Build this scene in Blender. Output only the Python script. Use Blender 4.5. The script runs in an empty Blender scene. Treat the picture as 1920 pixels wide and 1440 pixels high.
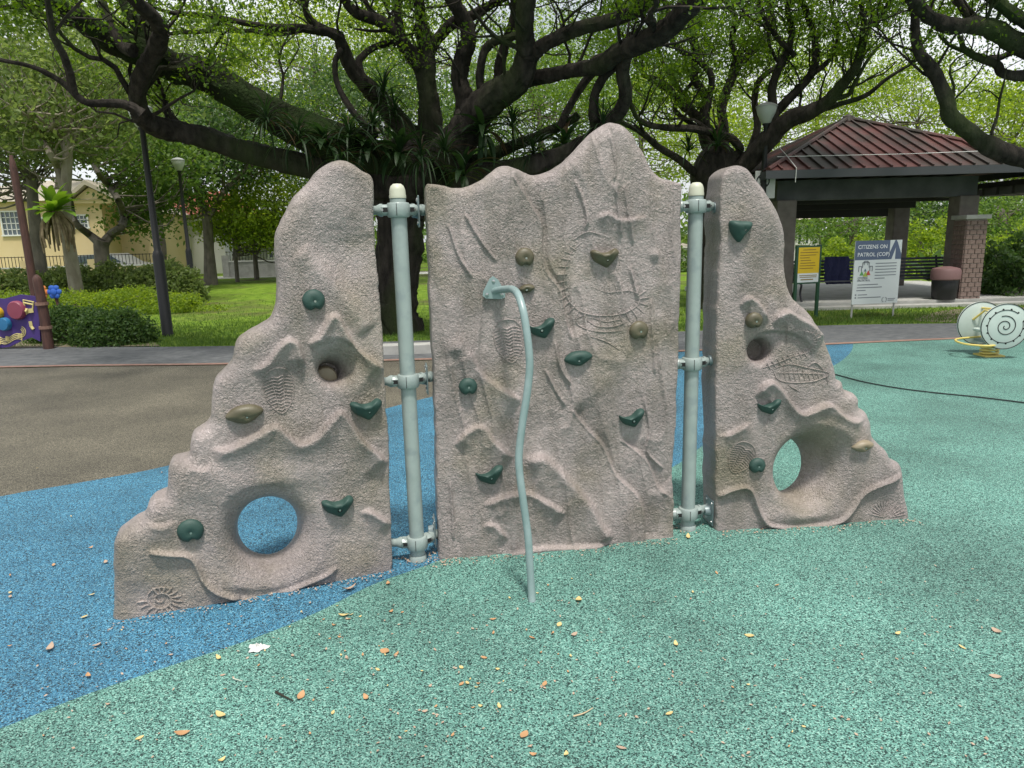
import bpy, math, random
import numpy as np
from math import radians, sin, cos, pi
sc = bpy.context.scene
rng = np.random.default_rng(7); random.seed(7)
# ------------------------------------------------------------------ camera, world, sun, exposure
F = 1331.0; PITCH = radians(11.6); ROLL = radians(-1.5); H = 1.65
cam = bpy.data.cameras.new('camera'); camo = bpy.data.objects.new('camera', cam); sc.collection.objects.link(camo)
cam.sensor_width = 36; cam.lens = 36 * F / 1920; cam.clip_start = 0.05; cam.clip_end = 800
from mathutils import Matrix
camo.matrix_world = Matrix.Translation((0, 0, H)) @ Matrix.Rotation(pi/2 - PITCH, 4, 'X') @ Matrix.Rotation(ROLL, 4, 'Z')
sc.camera = camo
SUN_EL, SUN_AZ = 70.0, 168.0        # azimuth clockwise from +Y
SKY_STRENGTH, SUN_STRENGTH, EXPOSURE = 0.08, 3.3, 0.5
w = bpy.data.worlds.new('World'); sc.world = w; w.use_nodes = True
nt = w.node_tree; nt.nodes.clear()
out = nt.nodes.new('ShaderNodeOutputWorld'); bg = nt.nodes.new('ShaderNodeBackground')
sky = nt.nodes.new('ShaderNodeTexSky'); sky.sky_type = 'NISHITA'; sky.sun_disc = False
sky.sun_elevation = radians(SUN_EL); sky.sun_rotation = radians(SUN_AZ); sky.air_density = 1.2; sky.dust_density = 3
tcw = nt.nodes.new('ShaderNodeTexCoord'); nz = nt.nodes.new('ShaderNodeTexNoise'); nz.inputs['Scale'].default_value = 2.2; nz.inputs['Detail'].default_value = 6
rp = nt.nodes.new('ShaderNodeValToRGB'); rp.color_ramp.elements[0].position = .38; rp.color_ramp.elements[1].position = .58
rp.color_ramp.elements[0].color = (.45, .45, .45, 1)
mx = nt.nodes.new('ShaderNodeMix'); mx.data_type = 'RGBA'; mx.inputs[7].default_value = (9.6, 9.9, 10.3, 1)
nt.links.new(tcw.outputs['Generated'], nz.inputs['Vector']); nt.links.new(nz.outputs['Fac'], rp.inputs['Fac'])
nt.links.new(rp.outputs['Color'], mx.inputs[0]); nt.links.new(sky.outputs['Color'], mx.inputs[6])
nt.links.new(mx.outputs[2], bg.inputs['Color']); bg.inputs['Strength'].default_value = SKY_STRENGTH
nt.links.new(bg.outputs[0], out.inputs[0])
sl = bpy.data.lights.new('sun', 'SUN'); sl.energy = SUN_STRENGTH; sl.angle = radians(7); sl.color = (1, .95, .87)
so = bpy.data.objects.new('sun', sl); sc.collection.objects.link(so)
so.rotation_euler = (radians(90 - SUN_EL), 0, radians(180 - SUN_AZ)); so.location = (0, 0, 30)
sc.view_settings.view_transform = 'Standard'; sc.view_settings.look = 'None'
sc.view_settings.exposure = EXPOSURE; sc.view_settings.gamma = 1
try: sc.view_settings.use_curve_mapping = False
except Exception: pass
sc.render.engine = 'CYCLES'
sc.cycles.max_bounces = 8; sc.cycles.diffuse_bounces = 4; sc.cycles.transparent_max_bounces = 4
# ------------------------------------------------------------------ pixel helpers (photo pixels, 1920 x 1440)
def _rx(a): return np.array([[1, 0, 0], [0, cos(a), -sin(a)], [0, sin(a), cos(a)]])
def _rz(a): return np.array([[cos(a), -sin(a), 0], [sin(a), cos(a), 0], [0, 0, 1]])
RM = _rx(pi/2 - PITCH) @ _rz(ROLL); C0 = np.array([0, 0, H])
def ray(x, y): return RM @ np.array([(x - 960)/F, -(y - 720)/F, -1.0])
def G(x, y, z=0.0):
    d = ray(x, y); return C0 + d * ((z - H)/d[2])
def at(x, y, Y):
    d = ray(x, y); return C0 + d * (Y/d[1])
def depth(P): return float(-(RM.T @ (np.asarray(P, float) - C0))[2])
class Plane:                                   # vertical plane through two ground points; s along, z up, o towards the camera
    def __init__(s, A, B):
        s.O = np.array([A[0], A[1], 0.0]); d = np.array([B[0]-A[0], B[1]-A[1], 0.0]); s.L = np.linalg.norm(d); s.u = d/s.L
        s.n = np.array([s.u[1], -s.u[0], 0.0])
    def sz(s, x, y):
        d = ray(x, y); t = np.dot(s.O - C0, s.n)/np.dot(d, s.n); P = C0 + d*t
        return np.array([np.dot(P - s.O, s.u), P[2]])
    def w(s, a, z, o=0.0): return s.O + s.u*a + np.array([0, 0, z]) + s.n*o
    def wv(s, V):                              # array (n,3) of s,z,o
        V = np.asarray(V, float); return s.O + V[:, :1]*s.u + V[:, 1:2]*np.array([0, 0, 1.0]) + V[:, 2:3]*s.n
# ------------------------------------------------------------------ object helpers
col = sc.collection; WL = {}
def tag(o, label=None, cat=None, group=None, kind=None):
    if label: o['label'] = label
    if cat: o['category'] = cat
    if group: o['group'] = group
    if kind: o['kind'] = kind
    return o
def empty(name, loc, label=None, cat=None, group=None, rz=0.0):
    o = bpy.data.objects.new(name, None); col.objects.link(o); o.location = [float(v) for v in loc]; o.rotation_euler.z = rz
    o.empty_display_size = .1
    WL[o.name] = np.array(loc, float); return tag(o, label, cat, group)
def link(name, me, parent=None, loc=None):
    o = bpy.data.objects.new(name, me); col.objects.link(o)
    if parent is not None: o.parent = parent; WL[o.name] = WL[parent.name]
    else:
        WL[o.name] = np.zeros(3) if loc is None else np.array(loc, float); o.location = WL[o.name]
    return o
def fast_mesh(name, V, Q, mats, mi=None, smooth=False):
    me = bpy.data.meshes.new(name); V = np.asarray(V, np.float32); Q = np.asarray(Q, np.int32); k = Q.shape[1]
    me.vertices.add(len(V)); me.vertices.foreach_set('co', V.ravel())
    me.loops.add(Q.size); me.loops.foreach_set('vertex_index', Q.ravel())
    me.polygons.add(len(Q)); me.polygons.foreach_set('loop_start', np.arange(0, Q.size, k, dtype=np.int32))
    try: me.polygons.foreach_set('loop_total', np.full(len(Q), k, np.int32))
    except Exception: pass
    if mi is not None: me.polygons.foreach_set('material_index', np.asarray(mi, np.int32))
    me.polygons.foreach_set('use_smooth', np.full(len(Q), smooth))
    for m in mats: me.materials.append(m)
    me.update(calc_edges=True); return me
class MB:
    def __init__(s): s.v = []; s.f = []; s.m = []; s.n = 0
    def add(s, V, Fc, mi=0):
        b = s.n; V = [tuple(float(c) for c in v) for v in V]; s.v += V; s.n += len(V)
        s.f += [tuple(i + b for i in f) for f in Fc]; s.m += [mi]*len(Fc); return s
    def box(s, c, size, R=None, mi=0, bev=0.0):
        hx, hy, hz = [q/2 for q in size]
        if bev <= 0:
            V = np.array([[x, y, z] for x in (-hx, hx) for y in (-hy, hy) for z in (-hz, hz)])
            Fc = [(0, 1, 3, 2), (4, 6, 7, 5), (0, 4, 5, 1), (2, 3, 7, 6), (0, 2, 6, 4), (1, 5, 7, 3)]
        else:
            b = min(bev, hx*.9, hy*.9, hz*.9); V = []; idx = {}
            for i, x in enumerate((-1, 1)):
                for j, y in enumerate((-1, 1)):
                    for k, z in enumerate((-1, 1)):
                        for a in range(3):
                            p = [x*(hx - b), y*(hy - b), z*(hz - b)]; p[a] = (x*hx, y*hy, z*hz)[a]
                            idx[i, j, k, a] = len(V); V.append(p)
            V = np.array(V); Fc = []
            for a in range(3):
                o1, o2 = [q for q in range(3) if q != a]
                for sg in (0, 1):
                    def g(p, q):
                        t = [0, 0, 0]; t[a] = sg; t[o1] = p; t[o2] = q; return idx[t[0], t[1], t[2], a]
                    Fc.append((g(0, 0), g(1, 0), g(1, 1), g(0, 1)))
            for a in range(3):
                o1, o2 = [q for q in range(3) if q != a]
                for p in (0, 1):
                    for q in (0, 1):
                        def g(e, ax):
                            t = [0, 0, 0]; t[a] = e; t[o1] = p; t[o2] = q; return idx[t[0], t[1], t[2], ax]
                        Fc.append((g(0, o1), g(1, o1), g(1, o2), g(0, o2)))
            for i in (0, 1):
                for j in (0, 1):
                    for k in (0, 1): Fc.append((idx[i, j, k, 0], idx[i, j, k, 1], idx[i, j, k, 2]))
        if R is not None: V = V @ np.asarray(R).T
        return s.add(V + np.asarray(c, float), Fc, mi)
    def tube(s, P, r, seg=8, mi=0, cap=True, flat=1.0):
        P = np.asarray(P, float); n = len(P); r = np.full(n, r, float) if np.isscalar(r) else np.asarray(r, float)
        T = np.gradient(P, axis=0); T /= np.linalg.norm(T, axis=1)[:, None] + 1e-9
        a = np.array([0, 0, 1.0]) if abs(T[0][2]) < .9 else np.array([1.0, 0, 0])
        N = np.cross(T[0], a); N /= np.linalg.norm(N); ang = np.linspace(0, 2*pi, seg, endpoint=False); V = []
        for i in range(n):
            N = N - T[i]*np.dot(N, T[i]); N /= np.linalg.norm(N) + 1e-9; B = np.cross(T[i], N)
            V += [P[i] + (N*cos(t) + B*sin(t)*flat)*r[i] for t in ang]
        Fc = [(i*seg + j, i*seg + (j+1) % seg, (i+1)*seg + (j+1) % seg, (i+1)*seg + j) for i in range(n-1) for j in range(seg)]
        if cap: Fc += [tuple(range(seg))[::-1], tuple((n-1)*seg + j for j in range(seg))]
        return s.add(V, Fc, mi)
    def lathe(s, c, prof, seg=24, mi=0, axis=(0, 0, 1)):     # prof: (r, h) along axis
        A = np.asarray(axis, float); A /= np.linalg.norm(A); a = np.array([1.0, 0, 0]) if abs(A[0]) < .9 else np.array([0, 1.0, 0])
        U = np.cross(A, a); U /= np.linalg.norm(U); W = np.cross(A, U); V = []; n = len(prof)
        for r, h in prof: V += [np.asarray(c) + A*h + (U*cos(t) + W*sin(t))*max(r, 1e-4) for t in np.linspace(0, 2*pi, seg, endpoint=False)]
        Fc = [(i*seg + j, i*seg + (j+1) % seg, (i+1)*seg + (j+1) % seg, (i+1)*seg + j) for i in range(n-1) for j in range(seg)]
        return s.add(V, Fc + [tuple(range(seg))[::-1], tuple((n-1)*seg + j for j in range(seg))], mi)
    def prism(s, pts, d, mi=0):                 # planar polygon (3-D points) extruded by vector d
        P = np.asarray(pts, float); n = len(P); d = np.asarray(d, float)
        return s.add(list(P) + list(P + d), [tuple(range(n))[::-1], tuple(range(n, 2*n))] + [(i, (i+1) % n, n + (i+1) % n, n + i) for i in range(n)], mi)
    def mesh(s, name, mats, smooth=False, off=None):
        me = bpy.data.meshes.new(name); V = s.v if off is None else [(a-off[0], b-off[1], c-off[2]) for a, b, c in s.v]
        me.from_pydata(V, [], s.f); mats = mats if isinstance(mats, (list, tuple)) else [mats]
        for m in mats: me.materials.append(m)
        me.polygons.foreach_set('material_index', s.m)
        if smooth:
            me.polygons.foreach_set('use_smooth', [True]*len(s.f))
            try: me.set_sharp_from_angle(angle=radians(42))
            except Exception: pass
        me.update(); return me
    def build(s, name, mats, parent=None, smooth=False, loc=None):
        off = WL[parent.name] if parent is not None else (np.zeros(3) if loc is None else np.asarray(loc, float))
        return link(name, s.mesh(name, mats, smooth, off), parent, off if parent is None else None)
def bark_tube(b, C, R, seg=18, amp=.16, fine=.09):
    C = np.asarray(C, float); i0 = b.n; b.tube(C, R, seg); n = len(C); V = np.array(b.v[i0:]).reshape(n, seg, 3)
    ln = np.r_[0, np.cumsum(np.linalg.norm(np.diff(C, axis=0), axis=1))]; A, Lg = np.meshgrid(np.linspace(0, 2*pi, seg, endpoint=False), ln)
    sd = int(abs(C[0].sum()*1000)) % 9999; k = 1.0/(.05 + np.asarray(R)[:, None]*1.2)
    u = np.cos(A + Lg*.7)*1.6 + 9; v = np.sin(A + Lg*.7)*1.6 + Lg*k*.35 + 20
    nz_ = vnoise(u, v, .8, sd)*amp + vnoise(u*2.3, v*1.6, .5, sd+1)*fine
    V = C[:, None, :] + (V - C[:, None, :])*(1 + nz_[:, :, None]); b.v[i0:] = [tuple(q) for q in V.reshape(-1, 3).tolist()]
def vnoise(x, y, s, seed):
    r = np.random.default_rng(seed).random((97, 97)); u = x/s; v = y/s; i = np.floor(u).astype(int); j = np.floor(v).astype(int); fu = u-i; fv = v-j
    fu = fu*fu*(3-2*fu); fv = fv*fv*(3-2*fv); g = lambda a, b: r[a % 97, b % 97]
    return (g(i, j)*(1-fu)*(1-fv) + g(i+1, j)*fu*(1-fv) + g(i, j+1)*(1-fu)*fv + g(i+1, j+1)*fu*fv)*2 - 1
def catmull(P, k=6, closed=False):
    P = np.asarray(P, float); n = len(P)
    Q = np.vstack([P[-1:], P, P[:2]]) if closed else np.vstack([2*P[0]-P[1], P, 2*P[-1]-P[-2]])
    o = []; m = n if closed else n-1
    for i in range(m):
        p0, p1, p2, p3 = Q[i:i+4]
        for t in np.linspace(0, 1, k, endpoint=False):
            o.append(.5*((2*p1) + (-p0+p2)*t + (2*p0-5*p1+4*p2-p3)*t*t + (-p0+3*p1-3*p2+p3)*t**3))
    if not closed: o.append(P[-1])
    return np.array(o)
# ------------------------------------------------------------------ materials
def mat(name, c, rough=.6, metal=0.0, c2=None, scale=5.0, bump=0.0, bscale=None, detail=5, pos=(.35, .65), bdist=.01, spec=.5, transl=0, island=False, stretch=None, c3=None, s3=1.0):
    m = bpy.data.materials.new(name); m.use_nodes = True; N = m.node_tree.nodes; L = m.node_tree.links; b = N['Principled BSDF']
    b.inputs['Base Color'].default_value = (*c, 1); b.inputs['Roughness'].default_value = rough; b.inputs['Metallic'].default_value = metal
    b.inputs['Specular IOR Level'].default_value = spec
    tc = N.new('ShaderNodeTexCoord'); vec = tc.outputs['Object']
    if stretch:
        mp = N.new('ShaderNodeMapping'); mp.inputs['Scale'].default_value = stretch; L.new(vec, mp.inputs['Vector']); vec = mp.outputs['Vector']
    colout = None
    if c2 is not None:
        rp = N.new('ShaderNodeValToRGB'); rp.color_ramp.elements[0].color = (*c, 1); rp.color_ramp.elements[1].color = (*c2, 1)
        if island:
            g = N.new('ShaderNodeNewGeometry'); L.new(g.outputs['Random Per Island'], rp.inputs['Fac'])
            rp.color_ramp.elements[0].position = 0; rp.color_ramp.elements[1].position = 1
        else:
            n1 = N.new('ShaderNodeTexNoise'); n1.inputs['Scale'].default_value = scale; n1.inputs['Detail'].default_value = detail
            L.new(vec, n1.inputs['Vector']); L.new(n1.outputs['Fac'], rp.inputs['Fac'])
            rp.color_ramp.elements[0].position, rp.color_ramp.elements[1].position = pos
        colout = rp.outputs['Color']
    if c3 is not None:
        n3 = N.new('ShaderNodeTexNoise'); n3.inputs['Scale'].default_value = s3; n3.inputs['Detail'].default_value = 4; L.new(vec, n3.inputs['Vector'])
        r3 = N.new('ShaderNodeValToRGB'); r3.color_ramp.elements[0].position = .5; r3.color_ramp.elements[1].position = .68; L.new(n3.outputs['Fac'], r3.inputs['Fac'])
        m3 = N.new('ShaderNodeMix'); m3.data_type = 'RGBA'; m3.inputs[7].default_value = (*c3, 1); L.new(r3.outputs['Color'], m3.inputs[0])
        if colout is not None: L.new(colout, m3.inputs[6])
        else: m3.inputs[6].default_value = (*c, 1)
        colout = m3.outputs[2]
    if colout is not None: L.new(colout, b.inputs['Base Color'])
    if bump:
        n2 = N.new('ShaderNodeTexNoise'); n2.inputs['Scale'].default_value = bscale or scale*4; n2.inputs['Detail'].default_value = 5; L.new(vec, n2.inputs['Vector'])
        bp = N.new('ShaderNodeBump'); bp.inputs['Strength'].default_value = bump; bp.inputs['Distance'].default_value = bdist
        L.new(n2.outputs['Fac'], bp.inputs['Height']); L.new(bp.outputs['Normal'], b.inputs['Normal'])
    if transl:
        tr = N.new('ShaderNodeBsdfTranslucent'); ms = N.new('ShaderNodeMixShader'); ms.inputs[0].default_value = transl
        hs = N.new('ShaderNodeHueSaturation'); hs.inputs['Value'].default_value = 1.7; hs.inputs['Hue'].default_value = .485; hs.inputs['Saturation'].default_value = 1.1
        if colout is not None: L.new(colout, hs.inputs['Color'])
        else: hs.inputs['Color'].default_value = (*c, 1)
        L.new(hs.outputs[0], tr.inputs['Color'])
        L.new(b.outputs[0], ms.inputs[1]); L.new(tr.outputs[0], ms.inputs[2]); L.new(ms.outputs[0], N['Material Output'].inputs[0])
    return m
def rubber(name, cols):                       # moulded rubber crumb: 5 mm grains of several tones
    m = bpy.data.materials.new(name); m.use_nodes = True; N = m.node_tree.nodes; L = m.node_tree.links; b = N['Principled BSDF']; b.inputs['Roughness'].default_value = .75
    tc = N.new('ShaderNodeTexCoord'); v = N.new('ShaderNodeTexVoronoi'); v.inputs['Scale'].default_value = 225; L.new(tc.outputs['Object'], v.inputs['Vector'])
    sp = N.new('ShaderNodeSeparateColor'); L.new(v.outputs['Color'], sp.inputs[0])
    rp = N.new('ShaderNodeValToRGB'); rp.color_ramp.interpolation = 'CONSTANT'; e = rp.color_ramp.elements
    e[0].position = 0; e[0].color = (*cols[0], 1); e[1].position = .27; e[1].color = (*cols[1], 1)
    for p, c in ((.42, cols[2]), (.68, cols[3]), (.88, cols[4])): q = e.new(p); q.color = (*c, 1)
    L.new(sp.outputs[0], rp.inputs['Fac'])
    n = N.new('ShaderNodeTexNoise'); n.inputs['Scale'].default_value = 1.1; n.inputs['Detail'].default_value = 6; n.inputs['Roughness'].default_value = .6; L.new(tc.outputs['Object'], n.inputs['Vector'])
    hr = N.new('ShaderNodeMapRange'); hr.inputs[1].default_value = .3; hr.inputs[2].default_value = .7; hr.inputs[3].default_value = .68; hr.inputs[4].default_value = 1.25; L.new(n.outputs['Fac'], hr.inputs[0])
    hs = N.new('ShaderNodeHueSaturation'); L.new(hr.outputs[0], hs.inputs['Value']); L.new(rp.outputs['Color'], hs.inputs['Color']); L.new(hs.outputs[0], b.inputs['Base Color'])
    bp = N.new('ShaderNodeBump'); bp.inputs['Strength'].default_value = .6; bp.inputs['Distance'].default_value = .004; bp.invert = True
    L.new(v.outputs['Distance'], bp.inputs['Height']); L.new(bp.outputs['Normal'], b.inputs['Normal']); return m
def rock_mat():
    m = mat('cast_rock', (.36, .318, .308), .36, c2=(.27, .240, .232), scale=3.2, detail=8, c3=(.28, .25, .20), s3=2.3, spec=.5)
    N = m.node_tree.nodes; L = m.node_tree.links; b = N['Principled BSDF']; tc = N.new('ShaderNodeTexCoord')
    n1 = N.new('ShaderNodeTexNoise'); n1.inputs['Scale'].default_value = 85; n1.inputs['Detail'].default_value = 4; n1.inputs['Distortion'].default_value = 1.6
    n2 = N.new('ShaderNodeTexVoronoi'); n2.feature = 'SMOOTH_F1'; n2.inputs['Scale'].default_value = 62; n2.inputs['Smoothness'].default_value = .6
    wn = N.new('ShaderNodeTexNoise'); wn.inputs['Scale'].default_value = 22; L.new(tc.outputs['Object'], wn.inputs['Vector'])
    va = N.new('ShaderNodeVectorMath'); va.operation = 'MULTIPLY_ADD'; va.inputs[1].default_value = (.05, .05, .05)
    L.new(wn.outputs['Color'], va.inputs[0]); L.new(tc.outputs['Object'], va.inputs[2]); L.new(va.outputs[0], n2.inputs['Vector'])
    L.new(tc.outputs['Object'], n1.inputs['Vector'])
    vs = N.new('ShaderNodeMath'); vs.operation = 'MULTIPLY'; vs.inputs[1].default_value = .45; L.new(n2.outputs['Distance'], vs.inputs[0])
    ad = N.new('ShaderNodeMath'); ad.operation = 'ADD'; L.new(n1.outputs['Fac'], ad.inputs[0]); L.new(vs.outputs[0], ad.inputs[1])
    # highlights and shade painted into the colour: raised grain paler, pits darker
    dr = N.new('ShaderNodeValToRGB'); dr.color_ramp.elements[0].position = .38; dr.color_ramp.elements[0].color = (.84, .83, .82, 1); dr.color_ramp.elements[1].position = .72; dr.color_ramp.elements[1].color = (1.2, 1.19, 1.19, 1)
    L.new(n1.outputs['Fac'], dr.inputs['Fac']); old = b.inputs['Base Color'].links[0].from_socket
    mm = N.new('ShaderNodeMix'); mm.data_type = 'RGBA'; mm.blend_type = 'MULTIPLY'; mm.inputs[0].default_value = 1; L.new(old, mm.inputs[6]); L.new(dr.outputs['Color'], mm.inputs[7])
    gz = N.new('ShaderNodeTexNoise'); gz.inputs['Scale'].default_value = 1.7; gz.inputs['Detail'].default_value = 7; gz.inputs['Roughness'].default_value = .65
    mpz = N.new('ShaderNodeMapping'); mpz.inputs['Scale'].default_value = (2.6, 2.6, .9); L.new(tc.outputs['Object'], mpz.inputs['Vector']); L.new(mpz.outputs['Vector'], gz.inputs['Vector'])
    gr = N.new('ShaderNodeValToRGB'); gr.color_ramp.elements[0].position = .36; gr.color_ramp.elements[0].color = (.78, .77, .72, 1); gr.color_ramp.elements[1].position = .55; gr.color_ramp.elements[1].color = (1.04, 1.02, 1.02, 1); L.new(gz.outputs['Fac'], gr.inputs['Fac'])
    mg = N.new('ShaderNodeMix'); mg.data_type = 'RGBA'; mg.blend_type = 'MULTIPLY'; mg.inputs[0].default_value = 1; L.new(mm.outputs[2], mg.inputs[6]); L.new(gr.outputs['Color'], mg.inputs[7]); L.new(mg.outputs[2], b.inputs['Base Color'])
    bp = N.new('ShaderNodeBump'); bp.inputs['Strength'].default_value = 1.0; bp.inputs['Distance'].default_value = .0115
    mk = N.new('ShaderNodeTexNoise'); mk.inputs['Scale'].default_value = 4.5; mk.inputs['Detail'].default_value = 3; L.new(tc.outputs['Object'], mk.inputs['Vector'])
    mr = N.new('ShaderNodeMapRange'); mr.inputs[1].default_value = .35; mr.inputs[2].default_value = .62; mr.inputs[3].default_value = .55; mr.inputs[4].default_value = 1.2; L.new(mk.outputs['Fac'], mr.inputs[0])
    mu = N.new('ShaderNodeMath'); mu.operation = 'MULTIPLY'; L.new(ad.outputs[0], mu.inputs[0]); L.new(mr.outputs[0], mu.inputs[1])
    nf = N.new('ShaderNodeTexNoise'); nf.inputs['Scale'].default_value = 240; nf.inputs['Detail'].default_value = 2; L.new(tc.outputs['Object'], nf.inputs['Vector'])
    m2 = N.new('ShaderNodeMath'); m2.operation = 'MULTIPLY_ADD'; m2.inputs[1].default_value = .22; L.new(nf.outputs['Fac'], m2.inputs[0]); L.new(mu.outputs[0], m2.inputs[2])
    L.new(m2.outputs[0], bp.inputs['Height']); L.new(bp.outputs['Normal'], b.inputs['Normal']); return m
M = {}
M['rock'] = rock_mat()
M['teal'] = rubber('teal_rubber', [(.008, .032, .028), (.05, .135, .115), (.115, .275, .23), (.09, .225, .185), (.235, .43, .365)])
M['blue'] = rubber('blue_rubber', [(.007, .024, .036), (.024, .105, .18), (.045, .195, .31), (.036, .15, .25), (.13, .33, .44)])
M['brown'] = rubber('brown_rubber', [(.016, .014, .010), (.082, .075, .054), (.135, .122, .09), (.105, .095, .07), (.23, .21, .155)])
M['post'] = mat('grey_green_paint', (.27, .325, .31), .34, c2=(.31, .365, .35), scale=9, bump=.06, bscale=60, c3=(.24, .29, .29), s3=14)
M['cap'] = mat('cream_plastic', (.47, .48, .38), .45)
M['clamp'] = mat('cast_clamp_paint', (.29, .345, .33), .32, c2=(.25, .30, .29), scale=20, bump=.1, bscale=90)
M['plate'] = mat('plate_paint', (.2, .25, .26), .42, metal=.2)
M['steel'] = mat('steel_bolt', (.5, .5, .5), .3, metal=1)
M['bar'] = mat('bar_paint', (.25, .33, .33), .34, c2=(.19, .27, .265), scale=14, c3=(.22, .3, .3), s3=30)
M['hold_green'] = mat('green_hold', (.015, .046, .038), .62, c2=(.026, .066, .054), scale=12, bump=.25, bscale=160, bdist=.003)
M['hold_olive'] = mat('olive_hold', (.075, .066, .038), .5, c2=(.11, .098, .06), scale=12, bump=.25, bscale=160, bdist=.003)
M['hold_tan'] = mat('tan_hold', (.2, .16, .1), .5, c2=(.24, .2, .14), scale=12, bump=.25, bscale=160, bdist=.003)
M['dark'] = mat('black_and_hole_shade', (.01, .01, .01), .8)  # plain black; on bolt sockets and clamp pockets it stands in for shade
M['grass'] = mat('lawn', (.085, .155, .014), .9, c2=(.17, .26, .03), scale=3.0, detail=10, bump=.8, bscale=40, bdist=.03, c3=(.09, .075, .04), s3=.35, spec=.1)
M['blade'] = mat('grass_blade', (.05, .11, .014), .7, c2=(.13, .22, .035), island=True, transl=.3)
M['asphalt'] = mat('asphalt', (.075, .08, .085), .85, c2=(.12, .125, .13), scale=7, detail=9, bump=.5, bscale=180, bdist=.004)
M['redline'] = mat('brick_edging', (.2, .11, .085), .85, c2=(.26, .17, .13), scale=12)
M['concrete'] = mat('concrete', (.33, .33, .31), .85, c2=(.42, .42, .4), scale=5, bump=.3, bscale=60)
M['dirt'] = mat('dirt', (.15, .12, .08), .95, c2=(.22, .18, .13), scale=4, bump=.6, bscale=30, bdist=.02)
M['bark'] = mat('rain_tree_bark', (.014, .012, .010), .9, c2=(.045, .038, .032), scale=9, stretch=(1, 1, .35), bump=1.0, bscale=16, bdist=.05, c3=(.035, .05, .016), s3=.8, spec=.2)
M['moss'] = mat('mossy_bark', (.018, .018, .012), .95, c2=(.022, .04, .010), scale=3, bump=1.0, bscale=22, bdist=.05, spec=.15)
M['bark_pale'] = mat('pale_bark', (.2, .17, .13), .9, c2=(.3, .27, .22), scale=6, stretch=(1, 1, .4), bump=.8, bscale=20, bdist=.03)
M['bark_grey'] = mat('grey_bark', (.09, .08, .065), .9, c2=(.16, .14, .115), scale=6, stretch=(1, 1, .4), bump=.8, bscale=20, bdist=.03)
def leafmat(n, a, b, t=.45): M[n] = mat(n, a, .5, c2=b, island=True, transl=t, spec=.35)
leafmat('leaf_rain', (.045, .10, .010), (.11, .19, .022), .55)
leafmat('leaf_bright', (.12, .2, .025), (.25, .34, .05), .6)
leafmat('leaf_dark', (.03, .075, .02), (.08, .14, .035), .45)
leafmat('leaf_pale', (.085, .135, .035), (.2, .26, .085), .5)
leafmat('leaf_mid', (.06, .13, .025), (.14, .22, .045), .5)
leafmat('fern_dark', (.008, .025, .007), (.022, .052, .013), .3)
leafmat('fern_dead', (.04, .028, .015), (.08, .055, .03), .2)
leafmat('fern_bright', (.12, .24, .03), (.2, .34, .05), .4)
M['lamp_black'] = mat('black_paint', (.006, .0065, .008), .55, bump=.1, bscale=60)
M['glass_globe'] = mat('frosted_lamp', (.42, .44, .42), .25)
M['yellow_wall'] = mat('yellow_render', (.66, .52, .28), .85, c2=(.72, .58, .34), scale=.6)
M['white_wall'] = mat('white_render', (.62, .62, .6), .85, c2=(.7, .7, .68), scale=.6)
M['white'] = mat('white_paint', (.78, .78, .76), .5)
M['glass'] = mat('window_glass', (.07, .1, .12), .08, spec=.8)
M['redroof'] = mat('red_tiles', (.42, .1, .07), .8, c2=(.5, .16, .11), scale=4)
M['greyroof'] = mat('grey_tiles', (.5, .44, .36), .85)
# ------------------------------------------------------------------ ground
def sheet(name, pts, z, m, parent=None):
    o = MB().add([(p[0], p[1], z) for p in pts], [tuple(range(len(pts)))]).build(name, m, parent); return o
def gl(pts, z=0): return [G(x, y, z)[:2] for x, y in pts]
tag(sheet('lawn', [(-300, -60), (300, -60), (300, 500), (-300, 500)], 0, M['grass']), kind='structure')
near = gl([(-900, 716), (0, 691), (430, 685), (960, 672), (1300, 660), (1570, 647), (1920, 633), (2500, 618)])
far = gl([(-900, 668), (0, 653), (430, 650), (960, 634), (1300, 622), (1560, 611), (1920, 606), (2500, 600)])
near = [tuple(p) for p in catmull(near, 4)]; far = [tuple(p) for p in catmull(far, 4)]
tag(sheet('footpath', near + far[::-1], .012, M['asphalt']), kind='structure')
edge2 = [(x, y + .13) for x, y in near]
tag(sheet('path_edging', near + edge2[::-1], .016, M['redline']), kind='structure')
tag(sheet('brown_rubber_surface', [(near[0][0], -8), (near[-1][0], -8)] + near[::-1], .004, M['brown']), kind='structure')
ZB, ZG = .008, .012
bluefar = gl([(-700, 1090), (-300, 1000), (0, 933), (160, 905), (315, 875), (560, 812), (810, 745), (1050, 690), (1270, 660), (1450, 648), (1560, 646), (1596, 644)])
bg_line = gl([(-700, 1650), (-300, 1480), (0, 1372), (150, 1312), (300, 1260), (480, 1200), (600, 1150), (700, 1100), (815, 1058), (1000, 985), (1150, 925), (1262, 878), (1318, 838), (1420, 770), (1520, 710), (1575, 680), (1596, 660), (1600, 645)])
bf = [tuple(p) for p in catmull(bluefar, 5)]; bl = [tuple(p) for p in catmull(bg_line, 5)]
tag(sheet('blue_rubber_surface', bf + bl[::-1], ZB, M['blue']), kind='structure')
rightnear = [tuple(p) for p in catmull(gl([(1600, 646), (1760, 639), (1920, 632), (2500, 617)]), 3)]
tag(sheet('teal_rubber_surface', bl + rightnear + [(40, 5), (30, -8), (-12, -8), (-9, 0)], ZG, M['teal']), kind='structure')
tag(sheet('dirt_patch', [tuple(p) for p in catmull(gl([(-500, 655), (-300, 636), (0, 640), (140, 636), (270, 640), (300, 650)]), 4)] + [tuple(p) for p in gl([(150, 652), (0, 654), (-500, 662)])], .018, M['dirt']), kind='structure')
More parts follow.
